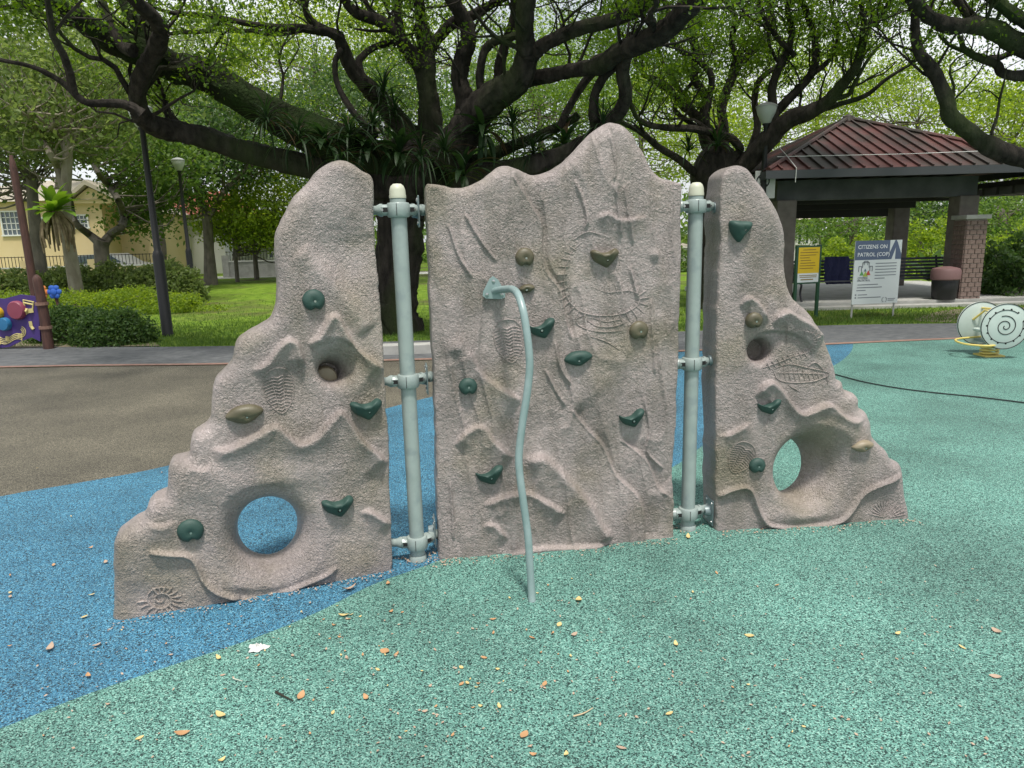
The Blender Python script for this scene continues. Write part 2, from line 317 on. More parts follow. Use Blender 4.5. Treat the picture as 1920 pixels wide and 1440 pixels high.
tag(sheet('dirt_patch', [tuple(p) for p in catmull(gl([(1740, 590), (1800, 580), (1960, 578), (2000, 598), (1840, 604), (1720, 602)]), 4, True)], .008, M['dirt']), kind='structure')
tag(sheet('far_path', gl([(380, 524), (560, 519), (900, 512), (900, 508), (560, 514), (400, 519)]), .01, M['concrete']), kind='structure')
kp = [G(x, y) for x, y in [(690, 668), (760, 666), (860, 662), (960, 660)]]
kb = MB()
for a, b in zip(kp[:-1], kp[1:]):
    dv = (b - a)/np.linalg.norm(b - a); nn = np.array([-dv[1], dv[0], 0])
    kb.prism([a, b, b + nn*.3, a + nn*.3], (0, 0, .14))
tag(kb.build('kerb', M['concrete']), kind='structure')
# grass blades near the path
def blades(name, n, sampler, h, parent=None, m='blade'):
    P = sampler(n); a = rng.uniform(0, 2*pi, n); hh = h*rng.uniform(.5, 1.3, n); lean = rng.normal(0, .35, (n, 2))*hh[:, None]
    wv = np.stack([np.cos(a), np.sin(a), np.zeros(n)], 1)*.006*(1 + hh[:, None]*5)
    base = np.column_stack([P, np.zeros(n)]); top = base + np.column_stack([lean, hh])
    V = np.stack([base - wv, base + wv, top], 1).reshape(-1, 3)
    return link(name, fast_mesh(name, V, np.arange(3*n).reshape(-1, 3), [M[m]]), parent)
fa = np.array(far)
def gs(n):
    x = rng.uniform(-14, 14, n*2); y0 = np.interp(x, fa[:, 0], fa[:, 1]); y = y0 + .05 + rng.exponential(2.2, n*2)
    k = ~((x > 5.4) & (x < 12) & (y > 15.1)); return np.column_stack([x, y])[k][:n]
tag(blades('grass_blades', 60000, gs, .055), 'short green grass growing beyond the footpath', 'grass', kind='stuff')
# ------------------------------------------------------------------ cast rock panels from a distance field
def vnoise(x, y, s, seed):
    r = np.random.default_rng(seed).random((97, 97)); u = x/s; v = y/s; i = np.floor(u).astype(int); j = np.floor(v).astype(int); fu = u-i; fv = v-j
    fu = fu*fu*(3-2*fu); fv = fv*fv*(3-2*fv); g = lambda a, b: r[a % 97, b % 97]
    return (g(i, j)*(1-fu)*(1-fv) + g(i+1, j)*fu*(1-fv) + g(i, j+1)*(1-fu)*fv + g(i+1, j+1)*fu*fv)*2 - 1
def fbm(x, y, s, seed, o=4):
    a = 1; t = 0
    for k in range(o):
        c, sn = cos(k*1.1 + .3), sin(k*1.1 + .3); t = t + a*vnoise(x*c - y*sn + 7*k, x*sn + y*c + 3*k, s, seed + k); s *= .5; a *= .5
    return t
def seg_dist(X, Z, P, closed=False):           # unsigned distance, side sign, arc position
    n = len(P); best = np.full(X.shape, 1e9); sign = np.zeros(X.shape); arc = np.zeros(X.shape); L = 0
    for i in range(n if closed else n-1):
        a = P[i]; b = P[(i+1) % n]; d = b - a; l = np.hypot(*d)
        if l < 1e-9: continue
        t = np.clip(((X-a[0])*d[0] + (Z-a[1])*d[1])/(l*l), 0, 1); q = np.hypot(X-a[0]-t*d[0], Z-a[1]-t*d[1])
        k = q < best; best = np.where(k, q, best); cr = d[0]*(Z-a[1]) - d[1]*(X-a[0]); sign = np.where(k, np.where(cr > 0, -1.0, 1.0), sign)
        arc = np.where(k, L + t*l, arc); L += l
    return best, sign, arc, L
def poly_sdf(X, Z, P):
    d = seg_dist(X, Z, P, True)[0]; ins = np.zeros(X.shape, bool); n = len(P)
    for i in range(n):
        a = P[i]; b = P[(i+1) % n]
        c = ((a[1] > Z) != (b[1] > Z)); ins ^= c & (X < (b[0]-a[0])*(Z-a[1])/((b[1]-a[1]) + 1e-12) + a[0])
    return np.where(ins, -d, d)
def surface_nets(Fd, org, st):
    nx, ny, nz = Fd.shape; S = Fd < 0; A = np.zeros((nx-1, ny-1, nz-1), np.uint8)
    for i in (0, 1):
        for j in (0, 1):
            for k in (0, 1): A += S[i:nx-1+i, j:ny-1+j, k:nz-1+k]
    mask = (A > 0) & (A < 8); ids = np.argwhere(mask); idx = np.full(mask.shape, -1, np.int32); idx[mask] = np.arange(len(ids))
    acc = np.zeros((len(ids), 3)); cnt = np.zeros(len(ids))
    C = [(i, j, k) for i in (0, 1) for j in (0, 1) for k in (0, 1)]
    for a in C:
        for ax in range(3):
            if a[ax] == 0:
                b = list(a); b[ax] = 1; pa = ids + a; pb = ids + b
                fa_ = Fd[pa[:, 0], pa[:, 1], pa[:, 2]]; fb_ = Fd[pb[:, 0], pb[:, 1], pb[:, 2]]; c = (fa_ < 0) != (fb_ < 0)
                t = np.where(c, fa_/np.where(c, fa_ - fb_, 1), 0); acc += np.where(c[:, None], pa + t[:, None]*(pb - pa), 0); cnt += c
    V = np.array(org) + acc/cnt[:, None]*np.array(st); Q = []
    for ax in range(3):
        o = [q for q in range(3) if q != ax]
        s0 = [slice(None)]*3; s1 = [slice(None)]*3; s0[ax] = slice(0, -1); s1[ax] = slice(1, None)
        for q in o: s0[q] = slice(1, -1); s1[q] = slice(1, -1)
        c0 = S[tuple(s0)]; c1 = S[tuple(s1)]; e = np.argwhere(c0 != c1); fl = c0[c0 != c1]
        for q in o: e[:, q] += 1
        def g(d0, d1):
            t = e.copy(); t[:, o[0]] -= d0; t[:, o[1]] -= d1; return idx[t[:, 0], t[:, 1], t[:, 2]]
        q4 = np.stack([g(1, 1), g(0, 1), g(0, 0), g(1, 0)], 1)
        if ax == 1: fl = ~fl
        q4[~fl] = q4[~fl][:, ::-1]; Q.append(q4)
    return V, np.vstack(Q)
class Panel:
    def __init__(s, A, B, outline, t, joint, streak, seed, base_z=-.08):
        s.pl = Plane(A, B); s.t = t; s.seed = seed
        P = np.array([s.pl.sz(*p) for p in outline]); lo = P[0].copy(); hi = P[-1].copy()
        C = catmull(P, 4); C = np.vstack([[C[0][0], base_z-.1], C, [C[-1][0], base_z-.1]]); s.C = C
        s.dx = .0052; s.x0 = C[:, 0].min() - .06; s.z0 = base_z
        s.xs = np.arange(s.x0, C[:, 0].max() + .06, s.dx); s.zs = np.arange(s.z0, C[:, 1].max() + .05, s.dx)
        s.X, s.Z = np.meshgrid(s.xs, s.zs, indexing='ij'); X, Z = s.X, s.Z
        s.d2 = poly_sdf(X, Z, C) + .004*fbm(X+3, Z+5, .09, seed+50, 3)
        s.Hh = .008*fbm(X, Z, .42, seed, 2) + .0018*fbm(X+2, Z, .07, seed+9, 2)
        rid = 1 - np.abs(fbm(X+0.02*fbm(X, Z, .1, 3), Z, .035, seed+20, 2)); s.Hh += .0016*rid
        if streak:
            u = X + .10*Z + .03*fbm(X, Z, .35, seed+30, 2); q = 1 - np.abs(vnoise(u*5, Z, .42, seed+31)); s.Hh += .013*q**4
            q = 1 - np.abs(vnoise(u*11+4, Z*1.0, .3, seed+33)); s.Hh += .004*q**2
        jl = [p for p in joint]; jd = seg_dist(X, Z, np.array([s.pl.sz(*p) for p in jl]))[0]
        s.r = np.clip(.016 + jd*.22, .016, .062); s.holes = []
    def P(s, pts): return np.array([s.pl.sz(*p) for p in pts])
    def ledge(s, pts, A=.02, w=.0035, L=.09):
        P = catmull(s.P(pts), 4); d, sg, arc, T = seg_dist(s.X, s.Z, P); sd = d*sg
        fade = np.clip(arc/.05, 0, 1)*np.clip((T-arc)/.05, 0, 1)
        s.Hh += 2.0*A*fade*(1/(1+np.exp(np.clip(-sd/w, -40, 40))))*np.exp(-np.maximum(sd, 0)/L)*(np.abs(sd) < .5)
    def ridge(s, pts, A=.015, w=.010):
        P = catmull(s.P(pts), 4); d, sg, arc, T = seg_dist(s.X, s.Z, P)
        s.Hh += 1.7*A*np.exp(-(d/w)**2)*np.clip(arc/.03, 0, 1)**.5*np.clip((T-arc)/.03, 0, 1)**.5
    def blob(s, x, y, rx, ry, A):
        c = s.pl.sz(x, y); k = .0025*1.03; s.Hh += A*np.exp(-((s.X-c[0])/(rx*k))**2 - ((s.Z-c[1])/(ry*k))**2)
    def hole(s, front, rf, back, rb, lip=.05, maxd=None): s.holes.append((s.pl.sz(*front), rf, s.pl.sz(*back), rb, lip, maxd))
    def height(s, a, z):
        i = (a - s.x0)/s.dx; j = (z - s.z0)/s.dx; i0 = int(np.clip(i, 0, len(s.xs)-2)); j0 = int(np.clip(j, 0, len(s.zs)-2)); u = np.clip(i-i0, 0, 1); v = np.clip(j-j0, 0, 1); h = s.Hh
        return float(h[i0, j0]*(1-u)*(1-v) + h[i0+1, j0]*u*(1-v) + h[i0, j0+1]*(1-u)*v + h[i0+1, j0+1]*u*v)
    def field_mesh(s):
        ys = np.arange(-.09, s.t + .05, .0125); Y = ys[None, :, None]; X = s.X[:, None, :]; Z = s.Z[:, None, :]; Hf = s.Hh[:, None, :]
        Hb = (.02*fbm(s.X+9, s.Z, .35, s.seed+70, 3))[:, None, :]
        fy = np.maximum(-Hf - Y, Y - s.t - Hb); r = s.r[:, None, :]; w1 = s.d2[:, None, :] + r; w2 = fy + r
        Fd = np.minimum(np.maximum(w1, w2), 0) + np.hypot(np.maximum(w1, 0), np.maximum(w2, 0)) - r
        for cf, rf, cb, rb, lip, maxd in s.holes:
            tt = np.clip(Y/s.t, 0, 1); cx = cf[0] + (cb[0]-cf[0])*tt; cz = cf[1] + (cb[1]-cf[1])*tt
            e = np.exp(-np.maximum(Y + .02, 0)/lip); rx = rb[0] + (rf[0]-rb[0])*e; rz = rb[1] + (rf[1]-rb[1])*e
            bk = np.clip((Y - s.t + .05)/.05, 0, 2)**2*.03; rx = rx + bk; rz = rz + bk
            q = np.sqrt(((X-cx)/rx)**2 + ((Z-cz)/rz)**2); hd = (q - 1)*np.minimum(rx, rz)
            if maxd is not None: hd = np.maximum(hd, Y - maxd)
            a, b = Fd, -hd; k = .03; h = np.maximum(k - np.abs(a-b), 0)/k; Fd = np.maximum(a, b) + h*h*k*.25
        V, Q = surface_nets(Fd, (s.xs[0], ys[0], s.zs[0]), (s.dx, .0125, s.dx))
        return s.pl.wv(np.column_stack([V[:, 0], V[:, 2], -V[:, 1]])), Q[:, ::-1]
wall_base = np.array([.2, 3.5, 0])
wall = empty('climbing_wall', wall_base, 'artificial rock climbing wall of three pinkish grey panels bolted between two posts', 'climbing wall')
# left panel
gA, gB = G(210, 1171), G(737, 1070)
PLt = Panel(gA, gB, [(737, 1070), (735, 1000), (731, 900), (727, 800), (722, 700), (716, 600), (710, 500), (704, 440), (702, 380), (701, 345), (696, 328), (682, 318), (665, 306), (648, 299), (630, 300), (612, 307), (598, 319), (585, 335), (570, 352), (557, 365), (545, 385), (538, 400), (528, 418), (520, 435), (518, 460), (520, 500), (522, 540), (520, 570), (513, 595), (500, 609), (480, 620), (462, 630), (447, 643), (439, 660), (435, 680), (420, 698), (405, 715), (398, 740), (396, 770), (395, 790), (387, 803), (373, 812), (360, 822), (356, 840), (354, 860), (340, 866), (323, 872), (316, 885), (315, 905), (312, 932), (300, 940), (285, 944), (272, 957), (266, 978), (250, 986), (232, 1000), (216, 1015), (211, 1040), (210, 1090), (209, 1171)], .22, [(737, 1070), (722, 700), (704, 440), (701, 345)], False, 11)
p = PLt
p.ledge([(395, 842), (430, 838), (470, 820), (500, 803), (520, 797), (545, 818), (565, 830), (595, 815), (620, 785), (640, 770), (660, 795), (680, 825), (705, 845), (728, 868)], .026)
p.ledge([(470, 695), (500, 680), (520, 652), (540, 636), (557, 643), (566, 665), (572, 690)], .022, L=.06)
p.ledge([(575, 645), (595, 630), (610, 605), (620, 592), (635, 595), (650, 625), (670, 655), (695, 672), (722, 692)], .028, L=.07)
p.ridge([(280, 1035), (320, 1039), (350, 1042), (366, 1055), (380, 1085), (405, 1107), (450, 1122)], .017, .011)
p.ridge([(450, 1122), (500, 1120), (560, 1098), (610, 1075), (630, 1060)], .014, .012)
p.ridge([(425, 1165), (460, 1148), (500, 1137)], .015, .012)
p.ledge([(672, 962), (690, 955), (710, 965), (737, 982)], .022, L=.05)
p.ledge([(340, 868), (380, 880), (400, 860)], .012); p.ledge([(266, 978), (300, 985), (335, 975)], .014)
p.blob(650, 470, 70, 65, -.034); p.blob(575, 560, 45, 90, .02); p.blob(600, 400, 80, 60, .016); p.blob(545, 730, 32, 42, -.014)
p.ridge([(560, 470), (600, 510), (640, 555), (690, 620)], .014, .05)
p.blob(505, 900, 110, 28, .022); p.blob(500, 1080, 100, 26, .03); p.blob(305, 1122, 55, 40, -.016); p.blob(430, 1000, 25, 80, .02); p.blob(600, 1010, 28, 80, .018)
p.hole((505, 1004), (.255, .25), (506, 1008), (.137, .158), .05)
p.hole((630, 688), (.13, .125), (616, 716), (.052, .046), .045, .16)
# centre panel
gA, gB = G(822, 1052), G(1264, 1011)
PCt = Panel(gA, gB, [(1264, 1011), (1264, 900), (1268, 800), (1271, 700), (1274, 600), (1277, 500), (1278, 400), (1278, 352), (1272, 343), (1255, 336), (1240, 330), (1228, 318), (1215, 295), (1200, 272), (1190, 252), (1178, 238), (1163, 231), (1148, 229), (1134, 234), (1120, 244), (1105, 260), (1085, 280), (1065, 300), (1045, 313), (1025, 322), (1005, 326), (985, 322), (965, 314), (950, 310), (935, 312), (922, 322), (910, 332), (895, 340), (875, 348), (850, 351), (828, 348), (808, 346), (799, 350), (799, 400), (804, 500), (808, 600), (812, 680), (815, 760), (818, 850), (820, 950), (822, 1052)], .20, [(822, 1052), (812, 680), (799, 400), (799, 352)], True, 23)
p = PCt; p.r = np.minimum(p.r, np.clip(.016 + .22*np.abs(p.X - p.pl.L), .016, .06))
for l in ([(959, 329), (978, 357), (997, 389), (1015, 418), (1016, 463), (1023, 507), (1051, 546), (1058, 587), (1071, 635)], [(1071, 767), (1100, 804), (1130, 837), (1155, 892), (1196, 933), (1209, 981), (1205, 1017)], [(1166, 826), (1211, 863), (1233, 914), (1251, 927)]): p.ledge(l[::-1], -.014, .005, .12); p.ridge(l, .009, .007)
for l in ([(1077, 341), (1090, 373), (1099, 412), (1096, 428)], [(1151, 348), (1157, 399), (1163, 444)], [(1167, 348), (1176, 405), (1186, 456)], [(1207, 745), (1218, 804), (1215, 848), (1245, 880)], [(1220, 560), (1222, 620), (1228, 700)], [(870, 400), (900, 450), (930, 490)], [(840, 420), (860, 480), (885, 520)], [(1020, 690), (1040, 730), (1060, 760)], [(1040, 640), (1050, 690), (1070, 720)], [(843, 900), (848, 960), (850, 1010)], [(1180, 500), (1195, 560)], [(1140, 250), (1150, 300), (1148, 340)]): p.ridge(l, .009, .006)
p.ledge([(1112, 412), (1138, 400), (1163, 412), (1214, 405)], .012, L=.05)
p.ledge([(879, 650), (901, 697), (927, 719), (979, 749)], .02, L=.12)
p.ledge([(979, 862), (1015, 853), (1045, 876), (1074, 907), (1107, 944), (1126, 981), (1150, 1005)], .03, .007, .10)
p.ledge([(850, 835), (876, 806), (905, 798), (927, 826), (964, 857)], .02, L=.07)
p.ledge([(905, 946), (938, 929), (985, 920), (1020, 935), (1060, 960)], .022, L=.06); p.ledge([(900, 985), (925, 980), (955, 1010)], .016, L=.05); p.ledge([(940, 1042), (1000, 1025), (1070, 1022), (1140, 1015)], .018, L=.05)
p.blob(1145, 330, 60, 110, .028); p.blob(945, 360, 45, 55, .02); p.blob(858, 652, 20, 18, .034); p.blob(1120, 480, 60, 45, -.012); p.blob(1000, 800, 90, 40, -.016); p.blob(945, 640, 28, 36, -.012); p.blob(1225, 478, 10, 10, .014); p.blob(1090, 880, 60, 60, -.018); p.blob(985, 545, 14, 10, -.012)
# right panel
gA, gB = G(1343, 999), G(1713, 976)
PRt = Panel(gA, gB, [(1713, 976), (1709, 950), (1703, 920), (1700, 890), (1694, 873), (1680, 865), (1671, 850), (1655, 834), (1644, 820), (1640, 795), (1632, 776), (1619, 768), (1617, 752), (1608, 741), (1592, 736), (1588, 718), (1577, 712), (1572, 688), (1563, 665), (1552, 640), (1540, 612), (1525, 590), (1505, 570), (1490, 555), (1482, 530), (1478, 500), (1478, 460), (1477, 435), (1470, 410), (1460, 390), (1447, 370), (1430, 345), (1415, 327), (1402, 315), (1390, 310), (1376, 312), (1362, 320), (1354, 334), (1352, 370), (1351, 450), (1347, 550), (1344, 650), (1343, 750), (1342, 900), (1343, 999)], .23, [(1343, 999), (1344, 650), (1351, 450), (1353, 340)], False, 37)
p = PRt
p.ledge([(1385, 575), (1397, 560), (1407, 557), (1422, 569), (1436, 589), (1442, 604)], .02, L=.06); p.ledge([(1446, 607), (1459, 588), (1477, 583), (1495, 594), (1521, 608), (1552, 634)], .026, L=.07)
p.ledge([(1416, 745), (1428, 723), (1445, 715), (1459, 725), (1470, 739), (1487, 762), (1504, 774), (1529, 764), (1554, 757), (1570, 770), (1590, 784), (1620, 786)], .028, L=.07)
p.ledge([(1345, 817), (1365, 812), (1395, 797), (1410, 790)], .018, L=.05)
p.ridge([(1345, 931), (1365, 920), (1395, 913), (1409, 923), (1420, 953), (1434, 979), (1457, 987), (1490, 990), (1530, 985), (1570, 978), (1593, 959), (1615, 928), (1637, 914), (1673, 900), (1692, 888)], .017, .011)
p.ledge([(1420, 628), (1450, 622), (1490, 628), (1515, 645), (1525, 665)], -.012, L=.09)
p.blob(1430, 400, 45, 60, .014); p.blob(1455, 480, 22, 60, -.02); p.blob(1400, 500, 22, 60, .014); p.blob(1500, 690, 45, 30, -.008); p.blob(1665, 952, 36, 26, -.012); p.blob(1388, 858, 24, 28, -.012); p.blob(1560, 820, 60, 30, .02); p.blob(1500, 965, 90, 20, .026); p.blob(1600, 860, 25, 50, .016)
p.hole((1520, 880), (.26, .255), (1488, 892), (.120, .155), .075)
p.hole((1428, 656), (.10, .10), (1430, 668), (.052, .052), .05, .14)
LIGHTHOLD, OLIVE = 'tan', 'olive'
def hold_mesh(P_, s0, z0, pts, hgt, topk, m, hx=0, hz=0, hole_r=.006, rings=9):
    R = catmull(np.array(pts, float), 5, True)*.0025; n = len(R); o0 = P_.height(s0, z0) - .008; V = []; Fc = []
    ks = np.linspace(0, 1, rings)
    for k in ks:
        sc_ = cos(k*pi/2)**.72 if k < 1 else 0.0
        h = hgt*(sin(k*pi/2)**.9)
        for q in R:
            x, z = q*sc_; x += hx*.0025*(1-sc_)*.3; z += hz*.0025*(1-sc_)*.3; hh = h*(1 + topk*(z/.04)) - .25*hgt*np.exp(-((x-hx*.0025)**2 + (z-hz*.0025)**2)/(.011**2))*(k > .25)
            V.append((s0 + x, z0 + z, o0 + hh + .008*(k > 0)))
    for i in range(rings-1): Fc += [(i*n+j, i*n+(j+1) % n, (i+1)*n+(j+1) % n, (i+1)*n+j) for j in range(n)]
    b = MB(); b.add(P_.pl.wv(V), Fc, 0)
    # black ring standing in for the shade of the bolt socket, and bolt
    c = P_.pl.w(s0 + hx*.0025*1.0, z0 + hz*.0025*1.0, 0); tops = np.array(V); k = np.argmin((tops[:, 0]-s0-hx*.0025)**2 + (tops[:, 1]-z0-hz*.0025)**2 + (tops[:, 2] < o0+.012)*1)
    o = tops[k, 2] + .0015
    b.lathe(P_.pl.w(s0 + hx*.0025, z0 + hz*.0025, o - .004), [(.011, 0), (.011, .003), (.0085, .005), (.0085, .001), (0, .001)], 14, 1, P_.pl.n)
    b.lathe(P_.pl.w(s0 + hx*.0025, z0 + hz*.0025, o - .002), [(.0055, 0), (.0055, .003), (0, .003)], 6, 2, P_.pl.n)
    me = b.mesh('climbing_hold', [M[m], M['dark'], M['steel']], True, wall_base); return me
SH = {'kidney': [(-20, 1), (-16, 12), (-7, 19), (4, 20), (14, 15), (20, 4), (18, -8), (11, -16), (2, -13.5), (-6, -17), (-15, -12)],
      'heart': [(-31, 14), (-22, 18), (-8, 12), (8, 13), (22, 20), (31, 12), (24, -2), (10, -18), (3, -21), (-6, -16), (-24, -4)],
      'wing': [(-28, 8), (-15, 4), (0, 8), (14, 20), (26, 20), (26, 8), (14, -12), (8, -19), (-4, -16), (-20, -8)],
      'leaf': [(-32, -2), (-18, 12), (2, 17), (22, 14), (33, 4), (24, -6), (8, -16), (-4, -17), (-20, -12)],
      'shark': [(-22, 20), (0, 20), (20, 18), (21, 8), (8, -8), (0, -20), (-8, -17), (-20, 0)]}
def holds(P_, po, lst):
    for (x, y, sh, sc_, m, hx, hz, lab) in lst:
        c = P_.pl.sz(x, y); pts = np.array(SH[sh], float)*sc_
        tk = {'kidney': 0, 'heart': .45, 'wing': .4, 'leaf': .15, 'shark': .3}[sh]; hg = {'kidney': .030, 'heart': .042, 'wing': .042, 'leaf': .038, 'shark': .042}[sh]
        o = link('climbing_hold', hold_mesh(P_, c[0], c[1], pts, hg, tk, m, hx, hz), po); o['label'] = lab
def panel_object(P_):
    V, Q = P_.field_mesh(); me = fast_mesh('rock_panel', V - wall_base, Q, [M['rock']], smooth=True)
    return link('rock_panel', me, wall)
poL, poC, poR = panel_object(PLt), panel_object(PCt), panel_object(PRt)
poL['label'] = 'left rock panel stepping down to the left with a round crawl hole'
poC['label'] = 'tall middle rock panel with two peaks'
poR['label'] = 'right rock panel stepping down to the right with a tunnel hole'
g, ol, tn = 'hold_green', 'hold_olive', 'hold_tan'
holds(PLt, poL, [(587, 563, 'kidney', 1.02, g, 2, -1, 'round dark green hold'), (458, 776, 'leaf', 1.02, ol, 4, -4, 'long olive hold'), (686, 767, 'heart', 1.0, g, 4, -3, 'green heart shaped hold'), (633, 949, 'heart', 1.0, g, 2, -3, 'green heart shaped hold beside the crawl hole'), (357, 996, 'kidney', 1.15, g, 1, -1, 'round green hold low on the panel')])
holds(PCt, poC, [(983, 483, 'kidney', .95, ol, 2, -1, 'round olive hold'), (1133, 484, 'heart', .95, ol, 4, -3, 'olive heart shaped hold'), (1014, 616, 'wing', 1.0, g, -1, -2, 'teal green hold behind the bar'), (988, 541, 'leaf', .5, ol, -2, -2, 'small olive hold peeping out beside the bar bend'), (1197, 620, 'kidney', 1.0, ol, 2, -1, 'round olive hold near the right edge'), (1083, 671, 'leaf', .92, g, 0, -4, 'dark green oval hold'), (877, 724, 'kidney', .92, g, 1, 0, 'small round green hold'), (1184, 785, 'wing', .98, g, 2, -3, 'green wing shaped hold'), (917, 890, 'wing', 1.05, g, 3, -3, 'green wing shaped hold low on the panel')])
holds(PRt, poR, [(1387, 434, 'shark', 1.05, g, 5, 4, 'green fin shaped hold'), (1412, 601, 'kidney', .9, ol, 2, -1, 'round olive hold'), (1441, 762, 'wing', .92, g, 4, -4, 'green wing shaped hold'), (1614, 835, 'leaf', .78, tn, 4, -3, 'tan oval hold'), (1419, 873, 'kidney', .92, g, 1, 0, 'round green hold beside the tunnel')])
# plug in the left recess
c = PLt.pl.sz(616, 716); pb = MB(); pb.lathe(PLt.pl.w(c[0], c[1], -.15), [(.056, 0), (.056, .045), (.051, .058), (.037, .064), (0, .065)], 24, 0, PLt.pl.n); pb.build('recess_plug', M['hold_tan'], poL, True)
# fossils in relief
def fossil(P_, po, lines, lab, r=.0035):
    b = MB()
    for ln in lines:
        ln = catmull(np.array(ln, float), 4) if len(ln) > 2 else np.array(ln, float)
        if len(ln) == 2: ln = np.linspace(ln[0], ln[1], 6)
        W = []
        for x, y in ln:
            q = P_.pl.sz(x, y); W.append(P_.pl.w(q[0], q[1], P_.height(q[0], q[1]) + r*.1))
        n = len(W); rr = r*1.45*np.sin(np.linspace(.25, pi-.25, n))**.5; b.tube(W, rr, 6)
    o = b.build('fossil_relief', M['rock'], po, True); o['label'] = lab
L_ = []
for k in range(15):
    a = -2.2 + k*.36; r0 = 12 + k*.7; r1 = 34 + k*.8; x, y = 302, 1126
    L_.append([(x + r0*cos(a)*1.05, y + r0*sin(a)*.75), (x + (r0+r1)/2*cos(a+.14)*1.05, y + (r0+r1)/2*sin(a+.14)*.75), (x + r1*cos(a+.1)*1.05, y + r1*sin(a+.1)*.75)])
L_.append([(302 + (4+1.3*k)*cos(k*.55), 1126 + (3+1.0*k)*sin(k*.55)) for k in range(22)])
fossil(PLt, poL, L_, 'coiled ammonite fossil in relief', .0045)
def trilobite(P_, po, x, y, w, h, rot, lab):
    L_ = []; c, s = cos(rot), sin(rot)
    T = lambda u, v: (x + u*c - v*s, y + u*s + v*c)
    for k in range(11):
        v = -h*.32 + k*h*.075; hw = w*.5*math.sqrt(max(0.05, 1 - max(0, v/h)**2*3.2))
        L_.append([T(-hw, v + 2), T(-hw*.35, v - 3), T(0, v), T(hw*.35, v - 3), T(hw, v + 2)])
    for q in (-.2, .2): L_.append([T(w*q, -h*.34), T(w*q*.8, 0), T(w*q*.3, h*.46)])
    L_.append([T(-w*.5, -h*.34), T(-w*.3, -h*.5), T(0, -h*.56), T(w*.3, -h*.5), T(w*.5, -h*.34)])
    L_.append([T(-w*.52, -h*.3), T(-w*.45, h*.15), T(0, h*.5), T(w*.45, h*.15), T(w*.52, -h*.3)])
    fossil(P_, po, L_, lab, .0028)
trilobite(PLt, poL, 524, 735, 56, 82, -.15, 'ribbed trilobite fossil in relief'); trilobite(PCt, poC, 955, 642, 52, 78, -.15, 'ribbed trilobite fossil behind the bar'); trilobite(PRt, poR, 1388, 860, 44, 60, .5, 'ribbed trilobite fossil beside the tunnel')
fossil(PRt, poR, [[(1665 + 4*cos(a), 972 + 3*sin(a)), (1665 + 34*cos(a), 972 + 34*sin(a))] for a in np.linspace(-pi*.93, -pi*.07, 15)], 'fan shaped scallop fossil', .003)
sp = catmull(np.array([(1090, 455), (1068, 480), (1058, 520), (1066, 560), (1090, 585), (1130, 592), (1165, 588), (1195, 572), (1196, 552), (1175, 545), (1140, 548), (1115, 540)]), 6); L_ = [sp[::3]]
for k in range(3, len(sp)-2, 2):
    t = sp[k+1]-sp[k-1]; t /= np.linalg.norm(t); nn = np.array([-t[1], t[0]]); l = 10 + 9*sin(k/len(sp)*pi); L_.append([tuple(sp[k] - nn*l*.4), tuple(sp[k] + nn*l + t*4)])
L_ += [[(1100, 600), (1120, 612), (1150, 612), (1170, 605)], [(1112, 596), (1135, 603), (1165, 598)], [(1098, 590), (1080, 600), (1092, 614), (1125, 622), (1165, 620)], [(1105, 630), (1135, 640), (1160, 655)], [(1075, 450), (1100, 435), (1125, 440)]]
fossil(PCt, poC, L_, 'curled skeleton fossil with ribs', .0026)
sp = catmull(np.array([(1430, 690), (1460, 680), (1490, 668), (1515, 660), (1527, 640), (1520, 625), (1500, 618)]), 6); L_ = [sp[::3], [(1452, 692), (1480, 683), (1515, 690), (1555, 700), (1530, 714), (1490, 718), (1460, 712), (1450, 694)], [(1460, 700), (1500, 700), (1545, 702)], [(1478, 722), (1500, 735)], [(1550, 700), (1553, 722)], [(1515, 688), (1530, 680), (1550, 700)]]
for k in range(2, len(sp)-2, 2):
    t = sp[k+1]-sp[k-1]; t /= np.linalg.norm(t); nn = np.array([-t[1], t[0]]); L_.append([tuple(sp[k] - nn*7), tuple(sp[k] + nn*7 + t*3)])
for k in range(8): L_.append([(1470 + k*9, 688 + k*1.2), (1474 + k*9, 714)])
fossil(PRt, poR, L_, 'fish skeleton fossil in relief', .003)
